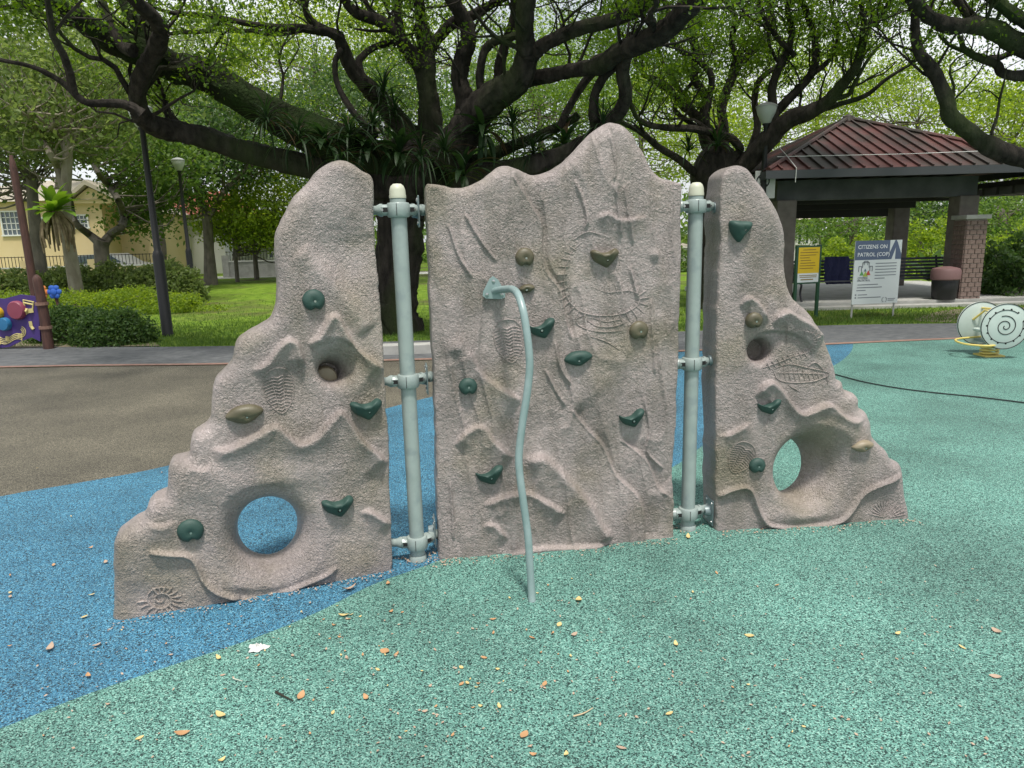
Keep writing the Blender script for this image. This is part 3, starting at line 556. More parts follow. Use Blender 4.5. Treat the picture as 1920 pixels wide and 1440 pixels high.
# posts with clamps
def post(px, py, ys, ztop_px, sideL, sideR):
    b = G(px, py); o = MB().lathe(b, [(.038, -.05), (.038, .02), (.038, at(px, ztop_px, b[1])[2] - .07)], 32).build('support_post', M['post'], wall, True)
    zt = at(px, ztop_px, b[1])[2]
    MB().lathe(b, [(.040, zt - .068), (.040, zt - .055), (.0385, zt - .05), (.0375, zt - .03), (.031, zt - .012), (.019, zt - .002), (0, zt)], 32).build('post_cap', M['cap'], o, True)
    # old stub behind the base sleeve
    MB().lathe(b, [(.045, 0), (.045, .035), (.041, .04)], 28).build('base_sleeve', M['clamp'], o, True)
    for yy in ys:
        z = None
        for zz in np.arange(0, 2.1, .004):
            q = RM.T @ (np.array([b[0], b[1]-.05, zz]) - C0); y_ = 720 - F*q[1]/-q[2]
            if y_ <= yy: z = zz; break
        c = MB(); c.lathe([b[0], b[1], z], [(.040, -.036), (.050, -.034), (.055, -.026), (.055, .024), (.050, .032), (.040, .034)], 32)
        for (tx, ty) in (sideL, sideR):
            d = np.array([tx - b[0], ty - b[1], 0]); l = np.linalg.norm(d); d /= l; s = np.array([b[0], b[1], z])
            R_ = np.array([[d[0], -d[1], 0], [d[1], d[0], 0], [0, 0, 1]])
            c.box(s + d*.062, (.05, .062, .05), R_, bev=.012)
            c.lathe(s + d*.075, [(.030, 0), (.030, .012), (.021, .03), (.021, max(.04, l - .09)), (.027, max(.045, l - .085)), (.027, l - .07)], 20, axis=d)
            # flat black plate for the shade of a pocket, and bolt, on each ear
            f = np.array([d[1], -d[0], 0]); f = f if f[1] < 0 else -f
            c.box(s + d*.058 + f*.0315, (.022, .002, .02), R_, 1); c.lathe(s + d*.072 + f*.0315, [(.006, 0), (.006, .004), (0, .004)], 6, 2, f)
        c.box([b[0], b[1] - .0555, z], (.0025, .002, .056), None, 1)
        c.build('clamp', [M['clamp'], M['dark'], M['steel']], o, True)
    return o
e1 = PLt.pl.w(PLt.pl.L - .01, 0, -.11); e2 = PCt.pl.w(.01, 0, -.10); e3 = PCt.pl.w(PCt.pl.L - .01, 0, -.10); e4 = PRt.pl.w(.0, 0, -.115)
post(784, 1052, (393, 718, 1024), 343, e1[:2], e2[:2]); post(1289, 995, (387, 685, 968), 342, e3[:2], e4[:2])
def side_plate(P_, po, s0, pys, o_mid, out_sign):
    for yy in pys:
        z = P_.pl.sz(1340 if P_ is PRt else 795, yy)[1]; b = MB(); u, n = P_.pl.u, P_.pl.n; R_ = np.column_stack([u, -n, [0, 0, 1]])
        c = P_.pl.w(s0, z, -o_mid); b.box(c, (.008, .115, .15), R_, bev=.003); 
        for dy in (-.04, .04):
            for dz in (-.055, .055): b.lathe(c - n*dy + np.array([0, 0, dz]) - u*.004, [(.009, 0), (.008, .004), (0, .006)], 10, 1, -u)
        b.lathe(c - u*.003, [(.034, 0), (.030, .012), (.027, .03)], 20, 0, -u)
        b.build('bracket_plate', [M['plate'], M['steel']], po, True)
side_plate(PRt, poR, -.008, (388, 681, 968), .09, -1)
side_plate(PCt, poC, -.008, (395, 718, 1012), .11, -1)
# bent grab bar in front of the middle panel
pts = [(938, 543, 3.47), (952, 542, 3.40), (962, 543, 3.33), (971, 552, 3.24), (979, 575, 3.18), (985, 605, 3.15), (991, 650, 3.13), (993, 690, 3.12), (988, 740, 3.11), (980, 790, 3.10), (974, 840, 3.09), (973, 870, 3.08), (977, 910, 3.07), (984, 960, 3.06), (990, 1005, 3.05), (993, 1050, 3.035), (996, 1100, 3.02), (998, 1132, 3.0)]
W_ = catmull(np.array([at(*q) for q in pts]), 6); gb = MB(); gb.tube(W_, .0175, 16); bar = gb.build('grab_bar', M['bar'], wall, True)
b = MB(); cc = [PCt.pl.sz(x, y) for x, y in ((923, 517), (933, 524), (946, 548), (946, 557), (938, 560), (910, 559), (904, 554), (905, 546), (917, 522))]
hh = max(PCt.height(*q) for q in cc) + .004; b.prism([PCt.pl.w(a, z, hh) for a, z in cc], PCt.pl.n*.007)
for x, y in ((924, 527), (912, 552), (940, 552)):
    q = PCt.pl.sz(x, y); b.lathe(PCt.pl.w(q[0], q[1], hh + .0065), [(.009, 0), (.008, .004), (0, .006)], 10, 1, PCt.pl.n)
s0 = PCt.pl.sz(926, 545); b.tube([PCt.pl.w(s0[0], s0[1], hh + .002), np.array(at(938, 543, 3.465)), W_[3]], .017, 14)
b.build('mounting_plate', [M['bar'], M['steel']], bar, True)
# ------------------------------------------------------------------ foliage and trees
def rnd_unit(n):
    v = rng.normal(size=(n, 3)); return v/np.linalg.norm(v, axis=1)[:, None]
def leaf_quads(Cn, L, W=None, up=.6):
    n = len(Cn); W = L*.55 if W is None else W
    N = rnd_unit(n) + np.array([0, 0, up]); N /= np.linalg.norm(N, axis=1)[:, None]
    T = np.cross(N, rnd_unit(n)); T /= np.linalg.norm(T, axis=1)[:, None] + 1e-9; B = np.cross(N, T)
    s = rng.uniform(.6, 1.35, n)[:, None]; T = T*L*.5*s; B = B*W*.5*s
    V = np.stack([Cn + T, Cn + B - T*.1 + N*L*.06, Cn - T, Cn - B - T*.1 + N*L*.06], 1).reshape(-1, 3)
    return V, np.arange(4*n).reshape(-1, 4)
def leaf_part(name, Cn, L, m, parent, W=None, up=.6):
    V, Q = leaf_quads(np.asarray(Cn), L, W, up); off = WL[parent.name] if parent is not None else 0
    return link(name, fast_mesh(name, V - off, Q, [M[m]]), parent)
def clusters(centers, n_each, r, flat=.35):     # leaf centres in flattened puffs
    c = np.repeat(np.asarray(centers), n_each, axis=0); k = rng.normal(size=c.shape); k *= np.minimum(1, 2.2/np.linalg.norm(k, axis=1))[:, None]
    return c + k*np.array([r, r, r*flat])*.6
LIMB_SCALE = .86
def limb_pts(pts, r0, r1, Y0, Y1, k=5, wob=.03):
    """limb drawn through photo points at real distances Y0..Y1; r in photo pixels"""
    n = len(pts); ctrl = []; rad = []
    for i, p in enumerate(pts):
        t = i/(n-1); Y = Y0 + (Y1-Y0)*t; q = at(p[0], p[1], Y); r = (r0 + (r1-r0)*t) if len(p) < 3 else p[2]; ctrl.append(q); rad.append(r*LIMB_SCALE/F*depth(q))
    C = catmull(np.array(ctrl), k); R = np.interp(np.linspace(0, n-1, len(C)), range(n), rad)
    C = C + rng.normal(0, 1, C.shape)*R[:, None]*wob; R = R*(1 + rng.uniform(-.02, .03, len(R))); return C, R
def grow(b, p, d, L, r, lvl, ends, kink=.28, up=.12, seg=5):
    n = max(4, int(L/.22)); P = [p]; d = d/np.linalg.norm(d)
    for i in range(n):
        d = d + rng.normal(0, kink, 3) + np.array([0, 0, up*.5]); d[2] = max(d[2], -.12 if r > .02 else -.5); d /= np.linalg.norm(d); P.append(P[-1] + d*L/n)
    R = np.linspace(r, r*.35, len(P)); b.tube(P, R, seg, cap=False)
    if lvl <= 0: ends.append(P[-1]); ends.append(P[len(P)//2]); return
    for k in range(rng.integers(2, 4)):
        i = rng.integers(len(P)//3, len(P)); s = rnd_unit(1)[0]; s = s - d*np.dot(s, d); nd = d*.8 + s*.9; nd[2] += up
        grow(b, P[i], nd, L*rng.uniform(.5, .75), R[i]*.62, lvl-1, ends, kink, up, 4)
def twigs_from(b, limbs, ends, per_m, L, lvl=1, rmin=.02, t0=.2, rmax=.032):
    for C, R in limbs:
        ln = np.linalg.norm(np.diff(C, axis=0), axis=1).sum()
        for _ in range(int(ln*per_m) + 1):
            i = rng.integers(int(len(C)*t0), len(C)-1); d = C[i+1] - C[i]; d /= np.linalg.norm(d) + 1e-9
            s = rnd_unit(1)[0]; s -= d*np.dot(s, d); s[2] = abs(s[2])*.9 + .25
            grow(b, C[i], d*.6 + s, L*rng.uniform(.6, 1.3), min(rmax, max(rmin, R[i]*.25)), lvl, ends)
def tree_thing(label, base, name='tree', group=None): return empty(name, base, label, 'tree', group)
# --- the big rain tree behind the wall
base = G(742, 622); BT = tree_thing('huge old rain tree with mossy sprawling limbs behind the climbing wall', base, 'rain_tree')
YT = base[1]
LB = {}
def L(name, pts, r0, r1, dY0, dY1, m='bark', seg=10, obj='limb', lab=None, parent=None):
    C, R = limb_pts(pts, r0, r1, YT + dY0, YT + dY1, 8); b = MB(); bark_tube(b, C, R, max(16, seg*2)); o = b.build(obj, M[m], parent or BT, True); LB[name] = (C, R); return o
L('trunk', [(741, 640, 66), (740, 610, 54), (742, 560, 47), (746, 480, 47), (752, 410, 52), (762, 360, 70), (780, 318, 84), (800, 280, 66)], 0, 0, 0, 0, 'bark', 16, 'trunk')
L('A', [(795, 322, 46), (720, 303, 44), (640, 275, 44), (540, 228, 38), (460, 185, 34), (390, 145, 33), (325, 125, 31), (260, 97, 28), (190, 65, 24), (140, 30, 19), (85, 0, 16), (20, -45, 13)], 0, 0, -.2, -4.0, 'moss', 12)
L('B', [(790, 345, 40), (690, 340, 30), (610, 318, 27), (520, 300, 25), (455, 283, 24), (395, 262, 24), (335, 248, 24), (292, 236, 22), (268, 218, 20), (257, 185, 18), (264, 143, 18), (287, 100, 18), (302, 64, 16), (290, 36, 15), (265, 12, 15), (235, -20, 14), (200, -60, 12)], 0, 0, -.4, -4.4, 'bark', 12)
L('B3', [(264, 214, 14), (238, 197, 9), (200, 193, 8), (160, 191, 7), (128, 164, 7), (98, 143, 6), (60, 125, 5), (0, 112, 4), (-60, 95, 3)], 0, 0, -4.4, -5.2)
L('C', [(365, 140, 18), (335, 118, 15), (308, 96, 14), (268, 62, 13), (240, 20, 12), (225, -30, 11)], 0, 0, -2.8, -2.2, 'moss')
L('C2', [(250, 95, 13), (228, 85, 11), (203, 40, 10), (190, 0, 10), (180, -40, 9)], 0, 0, -3.2, -2.6)
L('D', [(775, 262, 24), (717, 190, 19), (684, 157, 17), (657, 124, 15), (642, 90, 14), (631, 66, 12), (597, 57, 10), (560, 52, 8), (500, 50, 7), (433, 38, 6), (367, 27, 5), (313, 22, 4), (260, 0, 3)], 0, 0, .2, -1.5)
L('D2', [(631, 66, 9), (598, 50, 8), (580, 34, 7), (567, 0, 6), (560, -30, 5)], 0, 0, -.5, -.8)
L('D3', [(690, 165, 9), (672, 120, 8), (690, 96, 7), (720, 83, 7), (748, 80, 6)], 0, 0, -.2, .2)
L('D4', [(705, 255, 9), (672, 222, 7), (655, 200, 7), (634, 160, 6), (628, 120, 6), (640, 92, 6)], 0, 0, -.9, -.5)
L('E', [(805, 290, 26), (802, 220, 20), (800, 170, 18), (785, 118, 17), (762, 90, 16), (744, 64, 14), (712, 40, 13), (668, 24, 11), (648, 0, 10), (640, -40, 9)], 0, 0, .3, -1.0)
L('F', [(785, 125, 12), (768, 105, 11), (755, 75, 10), (746, 37, 9), (744, -10, 8)], 0, 0, -.2, -.4)
L('G', [(822, 300, 27), (812, 240, 22), (806, 190, 19), (804, 145, 17), (803, 110, 16), (798, 75, 14), (790, 40, 12), (783, -20, 11)], 0, 0, .1, -.3)
L('H', [(803, 105, 13), (822, 70, 12), (852, 42, 12), (886, 29, 11), (916, 11, 10), (955, -10, 9)], 0, 0, -.1, -.5)
L('I', [(850, 310, 30), (866, 240, 23), (872, 195, 21), (862, 150, 18), (866, 112, 17), (878, 78, 17), (874, 46, 16), (858, 17, 15), (833, -20, 14)], 0, 0, -.3, -.9, 'bark')
L('J', [(835, 300, 44), (872, 245, 36), (900, 205, 32), (940, 172, 30), (975, 148, 27), (987, 115, 24), (986, 80, 22), (983, 38, 22), (990, -30, 22)], 0, 0, -.5, -1.8, 'bark', 14)
L('K', [(908, 200, 10), (901, 165, 9), (900, 135, 9), (908, 97, 9), (927, 78, 9), (957, 71, 8), (980, 62, 7)], 0, 0, -.8, -1.2)
L('L', [(935, 160, 12), (938, 120, 11), (946, 86, 10), (962, 40, 10), (970, -10, 9)], 0, 0, -.4, -.6)
L('M', [(880, 215, 22), (930, 178, 18), (980, 152, 16), (1030, 142, 15), (1078, 131, 15), (1122, 124, 17), (1160, 99, 19), (1197, 82, 21), (1246, 56, 23), (1282, 22, 22), (1320, -15, 20)], 0, 0, 0, -3.6, 'bark', 12)
L('N', [(990, 118, 13), (1010, 93, 14), (1040, 74, 14), (1077, 56, 14), (1122, 45, 14), (1160, 34, 14), (1205, 15, 13), (1240, -12, 12)], 0, 0, -1.3, -2.6)
L('O', [(1200, 80, 14), (1178, 98, 14), (1168, 130, 14), (1172, 180, 14), (1158, 212, 15), (1128, 245, 18), (1080, 280, 20), (1020, 305, 22), (940, 325, 24), (850, 335, 26)], 0, 0, -2.4, -.5)
L('O2', [(1165, 118, 10), (1137, 138, 10), (1117, 172, 10), (1113, 212, 11), (1120, 250, 12)], 0, 0, -1.8, -1.3)
L('P', [(1118, 128, 9), (1095, 155, 9), (1080, 180, 8), (1062, 210, 8), (1050, 240, 8)], 0, 0, -.7, -.4)
L('Q', [(850, 320, 20), (920, 292, 14), (972, 270, 12), (1021, 250, 11), (1070, 226, 9), (1085, 215, 8)], 0, 0, -.2, -.4, 'moss')
L('R', [(1190, 84, 8), (1225, 60, 5), (1200, 20, 7), (1190, -20, 7)], 0, 0, -2, -2)
L('S', [(700, 330, 40), (690, 290, 34), (650, 260, 26), (560, 250, 16), (520, 240, 8)], 0, 0, .5, .4, 'moss')
L('T', [(840, 345, 50), (900, 330, 40), (980, 330, 30), (1060, 320, 20), (1130, 300, 14)], 0, 0, .4, .6, 'moss')
tw = MB(); ends = []
nl = [LB[k] for k in ('A', 'B', 'B3', 'C', 'C2', 'D', 'D2', 'E', 'F', 'G', 'H', 'I', 'J', 'L', 'M', 'N')]
twigs_from(tw, nl, ends, 1.0, 1.4, 2, .010, .3); twigs_from(tw, nl, ends, .32, 2.3, 2, .05, .35, .075)
for k in ('A', 'B', 'C', 'C2', 'D2', 'E', 'F', 'G', 'H', 'I', 'J', 'L', 'M', 'N'):   # the limbs go on above the picture and carry the umbrella crown
    C_, R_ = LB[k]; d0 = C_[-1] - C_[-3]; d0 /= np.linalg.norm(d0)
    for q_ in range(3):
        a = rng.uniform(0, 2*pi); grow(tw, C_[-1] - d0*.02, d0 + np.array([cos(a)*.8, sin(a)*.8, .2])*(q_ > 0), rng.uniform(2.5, 5), R_[-1]*(.95 if q_ == 0 else .55), 2, ends, .16, .05, 7)
o = tw.build('twigs', M['bark'], BT, True); tag(o, kind='stuff')
cc = np.array(ends); cc = cc[cc[:, 2] > 3.6]
can = []
for k in range(300):
    a = rng.uniform(0, 2*pi); r = 11.5*math.sqrt(rng.random()); x, y = base[0] + r*cos(a)*1.25, base[1] + 1.0 + r*sin(a)*.95
    if y < 5.5: continue
    can.append((x, y, 7.6 - (r/11.5)**2*2.0 + rng.normal(0, .55)))
pts_ = np.vstack([clusters(cc + [0, 0, .12], 34, .27, .35), clusters(can, 230, 1.0, .18)])
pts_ = pts_[(pts_[:, 1] > 5.2) & (pts_[:, 2] > 2.9)]
leaf_part('crown', pts_, .062, 'leaf_rain', BT)
# --- second rain tree, behind the right panel
b2 = G(1332, 577); YT2 = b2[1]; T2 = tree_thing('second rain tree with dark spreading branches between the wall and the shelter', b2, 'rain_tree')
def L2(name, pts, r0, r1, d0, d1, m='bark', obj='limb'):
    C, R = limb_pts(pts, r0, r1, YT2 + d0, YT2 + d1); b = MB(); bark_tube(b, C, R, 12); o = b.build(obj, M[m], T2, True); LB[name] = (C, R)
L2('t', [(1332, 590, 44), (1332, 540, 36), (1330, 460, 34), (1332, 380, 38), (1335, 330, 48), (1345, 300, 42), (1350, 280, 30)], 0, 0, 0, 0, 'bark', 'trunk')
for nm, q, a, b_, y0, y1 in (('a', [(1345, 300), (1387, 285), (1369, 259), (1312, 244), (1260, 240), (1222, 236), (1196, 222), (1180, 190)], 10, 5, -.2, -1.5),
    ('b', [(1330, 340), (1305, 326), (1275, 300), (1237, 277), (1200, 247), (1170, 232), (1140, 215)], 10, 4, 0, -1.2),
    ('c', [(1345, 300), (1330, 262), (1318, 230), (1294, 208), (1275, 194), (1255, 165), (1230, 148), (1205, 142)], 13, 4, 0, .6),
    ('d', [(1365, 335), (1395, 311), (1440, 262), (1481, 225), (1519, 210), (1556, 187), (1586, 150), (1605, 127), (1616, 86), (1620, 41), (1612, -10)], 24, 5, -.2, -2.5),
    ('d2', [(1519, 210), (1575, 195), (1625, 178), (1660, 150), (1710, 118), (1740, 100)], 7, 2, -1, -1.8),
    ('d3', [(1556, 187), (1590, 178), (1600, 160), (1640, 95), (1690, 60)], 6, 2, -1.4, -2),
    ('e', [(1432, 268), (1445, 240), (1451, 214), (1447, 169), (1459, 131), (1477, 97), (1485, 56), (1477, 19), (1485, -20)], 11, 5, -.7, -1),
    ('f', [(1445, 222), (1462, 202), (1500, 165), (1519, 142), (1530, 112), (1526, 67), (1511, 22), (1496, -20)], 11, 5, -.6, -1.4),
    ('f2', [(1519, 142), (1548, 120), (1566, 90), (1572, 50), (1560, 15), (1575, -20)], 6, 3, -1, -1.3),
    ('g', [(1352, 300), (1357, 247), (1354, 202), (1365, 165), (1384, 124), (1410, 97), (1436, 71), (1450, 40), (1440, 0)], 13, 4, .3, 1.0),
    ('g2', [(1384, 124), (1372, 75), (1376, 30), (1350, -10)], 6, 4, .6, .7),
    ('h', [(1335, 300), (1316, 240), (1324, 187), (1301, 142), (1305, 97), (1294, 37), (1285, -10)], 13, 5, .2, .4),
    ('i', [(1340, 260), (1324, 225), (1335, 150), (1312, 116), (1275, 94), (1260, 71), (1255, 30), (1240, -10)], 8, 4, -.5, -1),
    ('j', [(1324, 250), (1268, 210), (1271, 188), (1298, 154), (1310, 130)], 6, 4, .8, .6),
    ('j2', [(1275, 190), (1245, 165), (1211, 142), (1190, 110), (1180, 60)], 5, 3, .6, 1),
    ('k', [(1490, 105), (1477, 90), (1455, 67), (1432, 30), (1417, -15)], 6, 5, -1, -1.2),
    ('l', [(1400, 300), (1420, 240), (1415, 190), (1425, 150), (1465, 118)], 9, 5, .8, 1.2),
    ('m', [(1316, 235), (1290, 190), (1262, 150), (1240, 110), (1232, 60), (1246, 10)], 7, 3, .9, 1.6)):
    L2('r' + nm, q, a, b_, y0, y1)
tw = MB(); ends = []; l2_ = [LB[k] for k in LB if k.startswith('r') and k != 'rt']; twigs_from(tw, l2_, ends, 1.7, 1.35, 2, .010, .3); twigs_from(tw, l2_, ends, .3, 2.0, 2, .035, .35, .055)
tag(tw.build('twigs', M['bark'], T2, True), kind='stuff')
cc = np.array(ends); cc = cc[cc[:, 2] > 3.2]; can = []
for k in range(170):
    a = rng.uniform(0, 2*pi); r = 9*math.sqrt(rng.random()); x, y = b2[0] + 1 + r*cos(a), b2[1] + r*sin(a)
    if y < 8.5: continue
    can.append((x, y, 8.0 - (r/9)**2*1.6 + rng.normal(0, .5)))
leaf_part('crown', np.vstack([clusters(cc + [0, 0, .1], 28, .28, .35), clusters(can, 200, .95, .18)]), .075, 'leaf_rain', T2)
# --- third tree: limbs reaching in from the right
b3 = np.array([16.5, 12.0, 0]); T3 = tree_thing('rain tree whose long bare limbs reach in from the right edge', b3, 'rain_tree')
LB3 = []
def L3(pts, r0, r1, Y0, Y1, obj='limb'):
    C, R = limb_pts(pts, r0, r1, Y0, Y1); b = MB(); bark_tube(b, C, R, 12); b.build(obj, M['bark'], T3, True); LB3.append((C, R))
b = MB(); C = catmull(np.array([b3, b3 + [-.1, 0, 1.5], b3 + [.1, .1, 3.0], b3 + [-.2, 0, 4.2]]), 5); b.tube(C, np.linspace(.6, .4, len(C)), 14); b.build('trunk', M['bark'], T3, True)
L3([(2330, 300), (2150, 330), (1990, 312), (1920, 296), (1860, 277), (1815, 247), (1781, 217), (1770, 176), (1751, 135), (1725, 101), (1717, 67), (1714, 22), (1700, -15)], 26, 7, 12, 11.5)
L3([(2300, 250), (2100, 160), (1920, 86), (1875, 60), (1837, 49), (1789, 49), (1747, 34), (1717, 7), (1690, -20)], 24, 11, 12, 11)
L3([(1900, 78), (1868, 57), (1820, 35), (1797, 0), (1790, -20)], 9, 6, 11.8, 11.8)
L3([(2100, 220), (1980, 140), (1920, 143), (1880, 137), (1868, 120), (1830, 106), (1808, 92), (1800, 68)], 14, 5, 12, 12)
L3([(1960, 60), (1920, 40), (1893, 20), (1855, -10)], 14, 12, 11.6, 11.4)
L3([(1990, 120), (1920, 92), (1865, 110), (1820, 100), (1782, 85), (1760, 65)], 8, 3, 12.2, 12.3)
tw = MB(); ends = []; twigs_from(tw, LB3, ends, 1.1, 1.3, 2, .010, .3); tag(tw.build('twigs', M['bark'], T3, True), kind='stuff')
cc = np.array(ends); cc = cc[cc[:, 2] > 2.6]; can = []
for k in range(150):
    a = rng.uniform(0, 2*pi); r = 7*math.sqrt(rng.random()); can.append((b3[0] + r*cos(a), b3[1] + r*sin(a), 7.2 - (r/7)**2*1.2 + rng.normal(0, .4)))
leaf_part('crown', np.vstack([clusters(cc, 24, .5, .22), clusters(can, 150, .9, .18)]), .065, 'leaf_rain', T3)
# --- middle distance trees with their own trunks
def mid_tree(label, px, Y, trunk, branches, crown, m='leaf_mid', bark='bark_grey', leaf=.17, n=26, puff=1.1, name='tree', group=None, flat=.45):
    """trunk / branches: photo points + px radius; crown: list of (px, py, dY, rx, rz, clusters)"""
    bx = at(px, 600, Y); base = np.array([bx[0], Y, 0]); t = tree_thing(label, base, name, group); ls = []
    tp = [at(x, y, Y) for x, y, r in trunk]; tp[0] = np.array([tp[0][0], Y, -.05]); rr = [r/F*depth(q) for q, (x, y, r) in zip(tp, trunk)]
    C = catmull(np.array(tp), 5); R = np.interp(np.linspace(0, len(tp)-1, len(C)), range(len(tp)), rr); b = MB(); b.tube(C, R, 10); b.build('trunk', M[bark], t, True)
    for br in branches:
        tp = [at(x, y, Y + (.3*i if k_ % 2 else -.3*i)) for k_, (i, (x, y, r)) in enumerate([(i, q) for i, q in enumerate(br)])]; rr = [r/F*depth(q) for q, (x, y, r) in zip(tp, br)]
        C = catmull(np.array(tp), 4); R = np.interp(np.linspace(0, len(tp)-1, len(C)), range(len(tp)), rr); b = MB(); b.tube(C, R, 7); b.build('limb', M[bark], t, True); ls.append((C, R))
    P = []; cl = []
    for (x, y, dY, rx, rz, k) in crown:
        c = at(x, y, Y + dY); u = rnd_unit(k)*rng.uniform(.35, 1, (k, 1))**.5; cl.append(c + u*np.array([rx, rx*.9, rz]))
    cl = np.vstack(cl); cl = cl[cl[:, 2] > 1.2]
    b = MB(); s0 = np.array([base[0], base[1], min(3.5, cl[:, 2].mean()*.6)])
    if ls: s0 = ls[0][0][-1]
    wood = np.vstack([C[int(len(C)*.45):]] + [l_[0] for l_ in ls])
    for q in cl[::3]:                         # branches out to the leaf puffs
        dd = np.linalg.norm(wood - q, axis=1) + 3*np.maximum(0, wood[:, 2] - q[2] + .3) + rng.uniform(0, 1.2, len(wood)); s0 = wood[dd.argmin()]
        m_ = (s0 + q)/2 + rng.normal(0, .25, 3) - [0, 0, .12*np.linalg.norm(q - s0)]; P_ = catmull(np.array([s0, m_, q]), 4); b.tube(P_, np.linspace(.035, .010, len(P_)), 4, cap=False)
    tag(b.build('twigs', M[bark], t, True), kind='stuff')
    leaf_part('crown', clusters(cl, n, puff, flat), leaf, m, t); return t
mid_tree('pale trunked tall tree carrying the bright fern at left', 132, 20, [(136, 490, 13), (126, 437, 11), (122, 375, 10), (126, 312, 9), (128, 250, 8), (131, 170, 6)],
    [[(120, 360, 6), (106, 312, 6), (95, 290, 6), (75, 255, 5), (55, 210, 4)], [(126, 290, 5), (112, 260, 4), (95, 240, 3)]], [(110, 190, 0, 2.4, 1.5, 60), (40, 250, 1, 1.8, 1.2, 34), (180, 120, 1, 2.4, 1.6, 60), (60, 90, 1, 2.6, 1.6, 60)], 'leaf_pale', 'bark_pale', .16, 60, 1.0)
mid_tree('dark trunked tree behind the wooden poles at far left', 62, 22, [(72, 495, 13), (68, 440, 11), (62, 380, 10), (58, 330, 9)], [], [(-60, 300, 1, 1.4, 1.0, 24), (-30, 220, 0, 2.4, 1.4, 40), (40, 200, 1, 2.6, 1.3, 50)], 'leaf_dark', 'bark_grey', .16, 55, .9)
mid_tree('forked tree leaning both ways before the yellow house', 190, 26, [(190, 492, 14), (190, 470, 13), (192, 450, 14)], [[(186, 455, 9), (168, 440, 7), (142, 418, 6), (134, 387, 5), (128, 350, 4)], [(195, 455, 9), (210, 438, 8), (228, 425, 7), (232, 404, 7), (222, 375, 6), (203, 347, 6), (184, 325, 5), (170, 290, 4)]],
    [(195, 235, 1, 3.0, 1.4, 80), (290, 290, 1, 2.2, 1.5, 60), (290, 350, 2, 1.2, .9, 22), (275, 400, 1.5, 1.1, 1.0, 26)], 'leaf_mid', 'bark_grey', .18, 60, 1.0)
mid_tree('straight tree with steep fork beyond the globe street lamp', 393, 31, [(394, 520, 13), (392, 470, 9), (390, 430, 9), (388, 405, 9)], [[(388, 408, 7), (378, 380, 7), (368, 345, 7), (361, 311, 6), (356, 270, 5)], [(392, 405, 6), (405, 385, 5), (418, 362, 5), (440, 333, 4)]],
    [(360, 290, 0, 3.4, 1.9, 90), (440, 250, 1, 3.2, 1.8, 90), (300, 330, 1, 2.0, 1.4, 36), (340, 220, 2, 3.5, 2, 80)], 'leaf_dark', 'bark_grey', .19, 60, 1.1)
mid_tree('small bright feathery tree left of the left panel', 441, 33, [(443, 505, 4), (441, 470, 3.5), (440, 430, 3)], [], [(470, 395, 0, 2.6, 1.5, 90), (530, 370, 1, 2.4, 1.4, 70), (430, 420, 0, 1.4, .9, 30), (500, 440, 0, 1.8, .7, 34), (520, 320, 2, 2.0, .8, 30)], 'leaf_bright', 'bark_grey', .16, 60, .8)
mid_tree('thin dark stemmed tree beside the grey garden wall', 478, 35, [(480, 506, 5), (478, 480, 4), (474, 450, 3)], [[(478, 480, 3), (488, 465, 3), (494, 450, 2)]], [(500, 440, 0, 2.2, .7, 34)], 'leaf_mid', 'bark_grey', .16, 50, .8)
tall = [  # label, px, Y, crown centre py, radius x, radius z, clusters, leaf material
    ('broad dark green tree filling the far left edge', -60, 30, 190, 4.4, 2.6, 150, 'leaf_dark'), ('light feathery tree high above the yellow house', 110, 40, 110, 6.5, 3.6, 170, 'leaf_pale'), ('tall yellow green tree above the first lamp post', 300, 38, 130, 6, 3.6, 165, 'leaf_bright'),
    ('tall blue green tree behind the mossy limb', 440, 44, 150, 6.5, 3.8, 160, 'leaf_mid'), ('bright tree seen between the limbs left of the rain tree trunk', 590, 36, 130, 5.5, 3.2, 220, 'leaf_bright'), ('dense dark tree directly behind the rain tree trunk', 730, 30, 250, 4.4, 3.0, 200, 'leaf_dark'),
    ('yellow green tree above the middle panel', 860, 42, 120, 7, 4.0, 180, 'leaf_bright'), ('mid green tree behind the tall right peak of the middle panel', 1010, 34, 200, 4.6, 3.4, 230, 'leaf_mid'), ('sunlit tree between the middle peak and the right post', 1200, 38, 250, 4.6, 3.6, 170, 'leaf_bright'),
    ('light green tree beyond the second rain tree', 1350, 46, 170, 7, 4.2, 180, 'leaf_bright'), ('tall tree behind the red shelter roof', 1530, 44, 200, 6.5, 3.6, 200, 'leaf_bright'), ('wide bright tree behind the right slope of the shelter roof', 1720, 40, 230, 6.2, 3.2, 185, 'leaf_bright'),
    ('yellow tinged tree at the far right beyond the bushes', 1900, 36, 260, 4.6, 3.0, 200, 'leaf_bright'), ('dark tree seen through the shelter at right', 1780, 34, 400, 2.6, 1.8, 80, 'leaf_dark'), ('low tree seen through the shelter', 1600, 33, 420, 2.6, 1.3, 70, 'leaf_mid'),
    ('rounded tree right of the shelter pillar', 1880, 30, 420, 1.8, 1.2, 60, 'leaf_mid')]
for lab, px, Y, cy, rx, rz, k, m in tall:
    tr = [(px, 520, 12*30/Y), (px + 4, 470, 10*30/Y), (px - 3, 400, 9*30/Y), (px + 5, (cy + 400)/2, 7*30/Y), (px, cy, 5*30/Y)]
    mid_tree(lab, px, Y, tr, [], [(px, cy, 0, rx, rz, k)], m, 'bark_grey', .16, 80, 1.15, flat=.35)
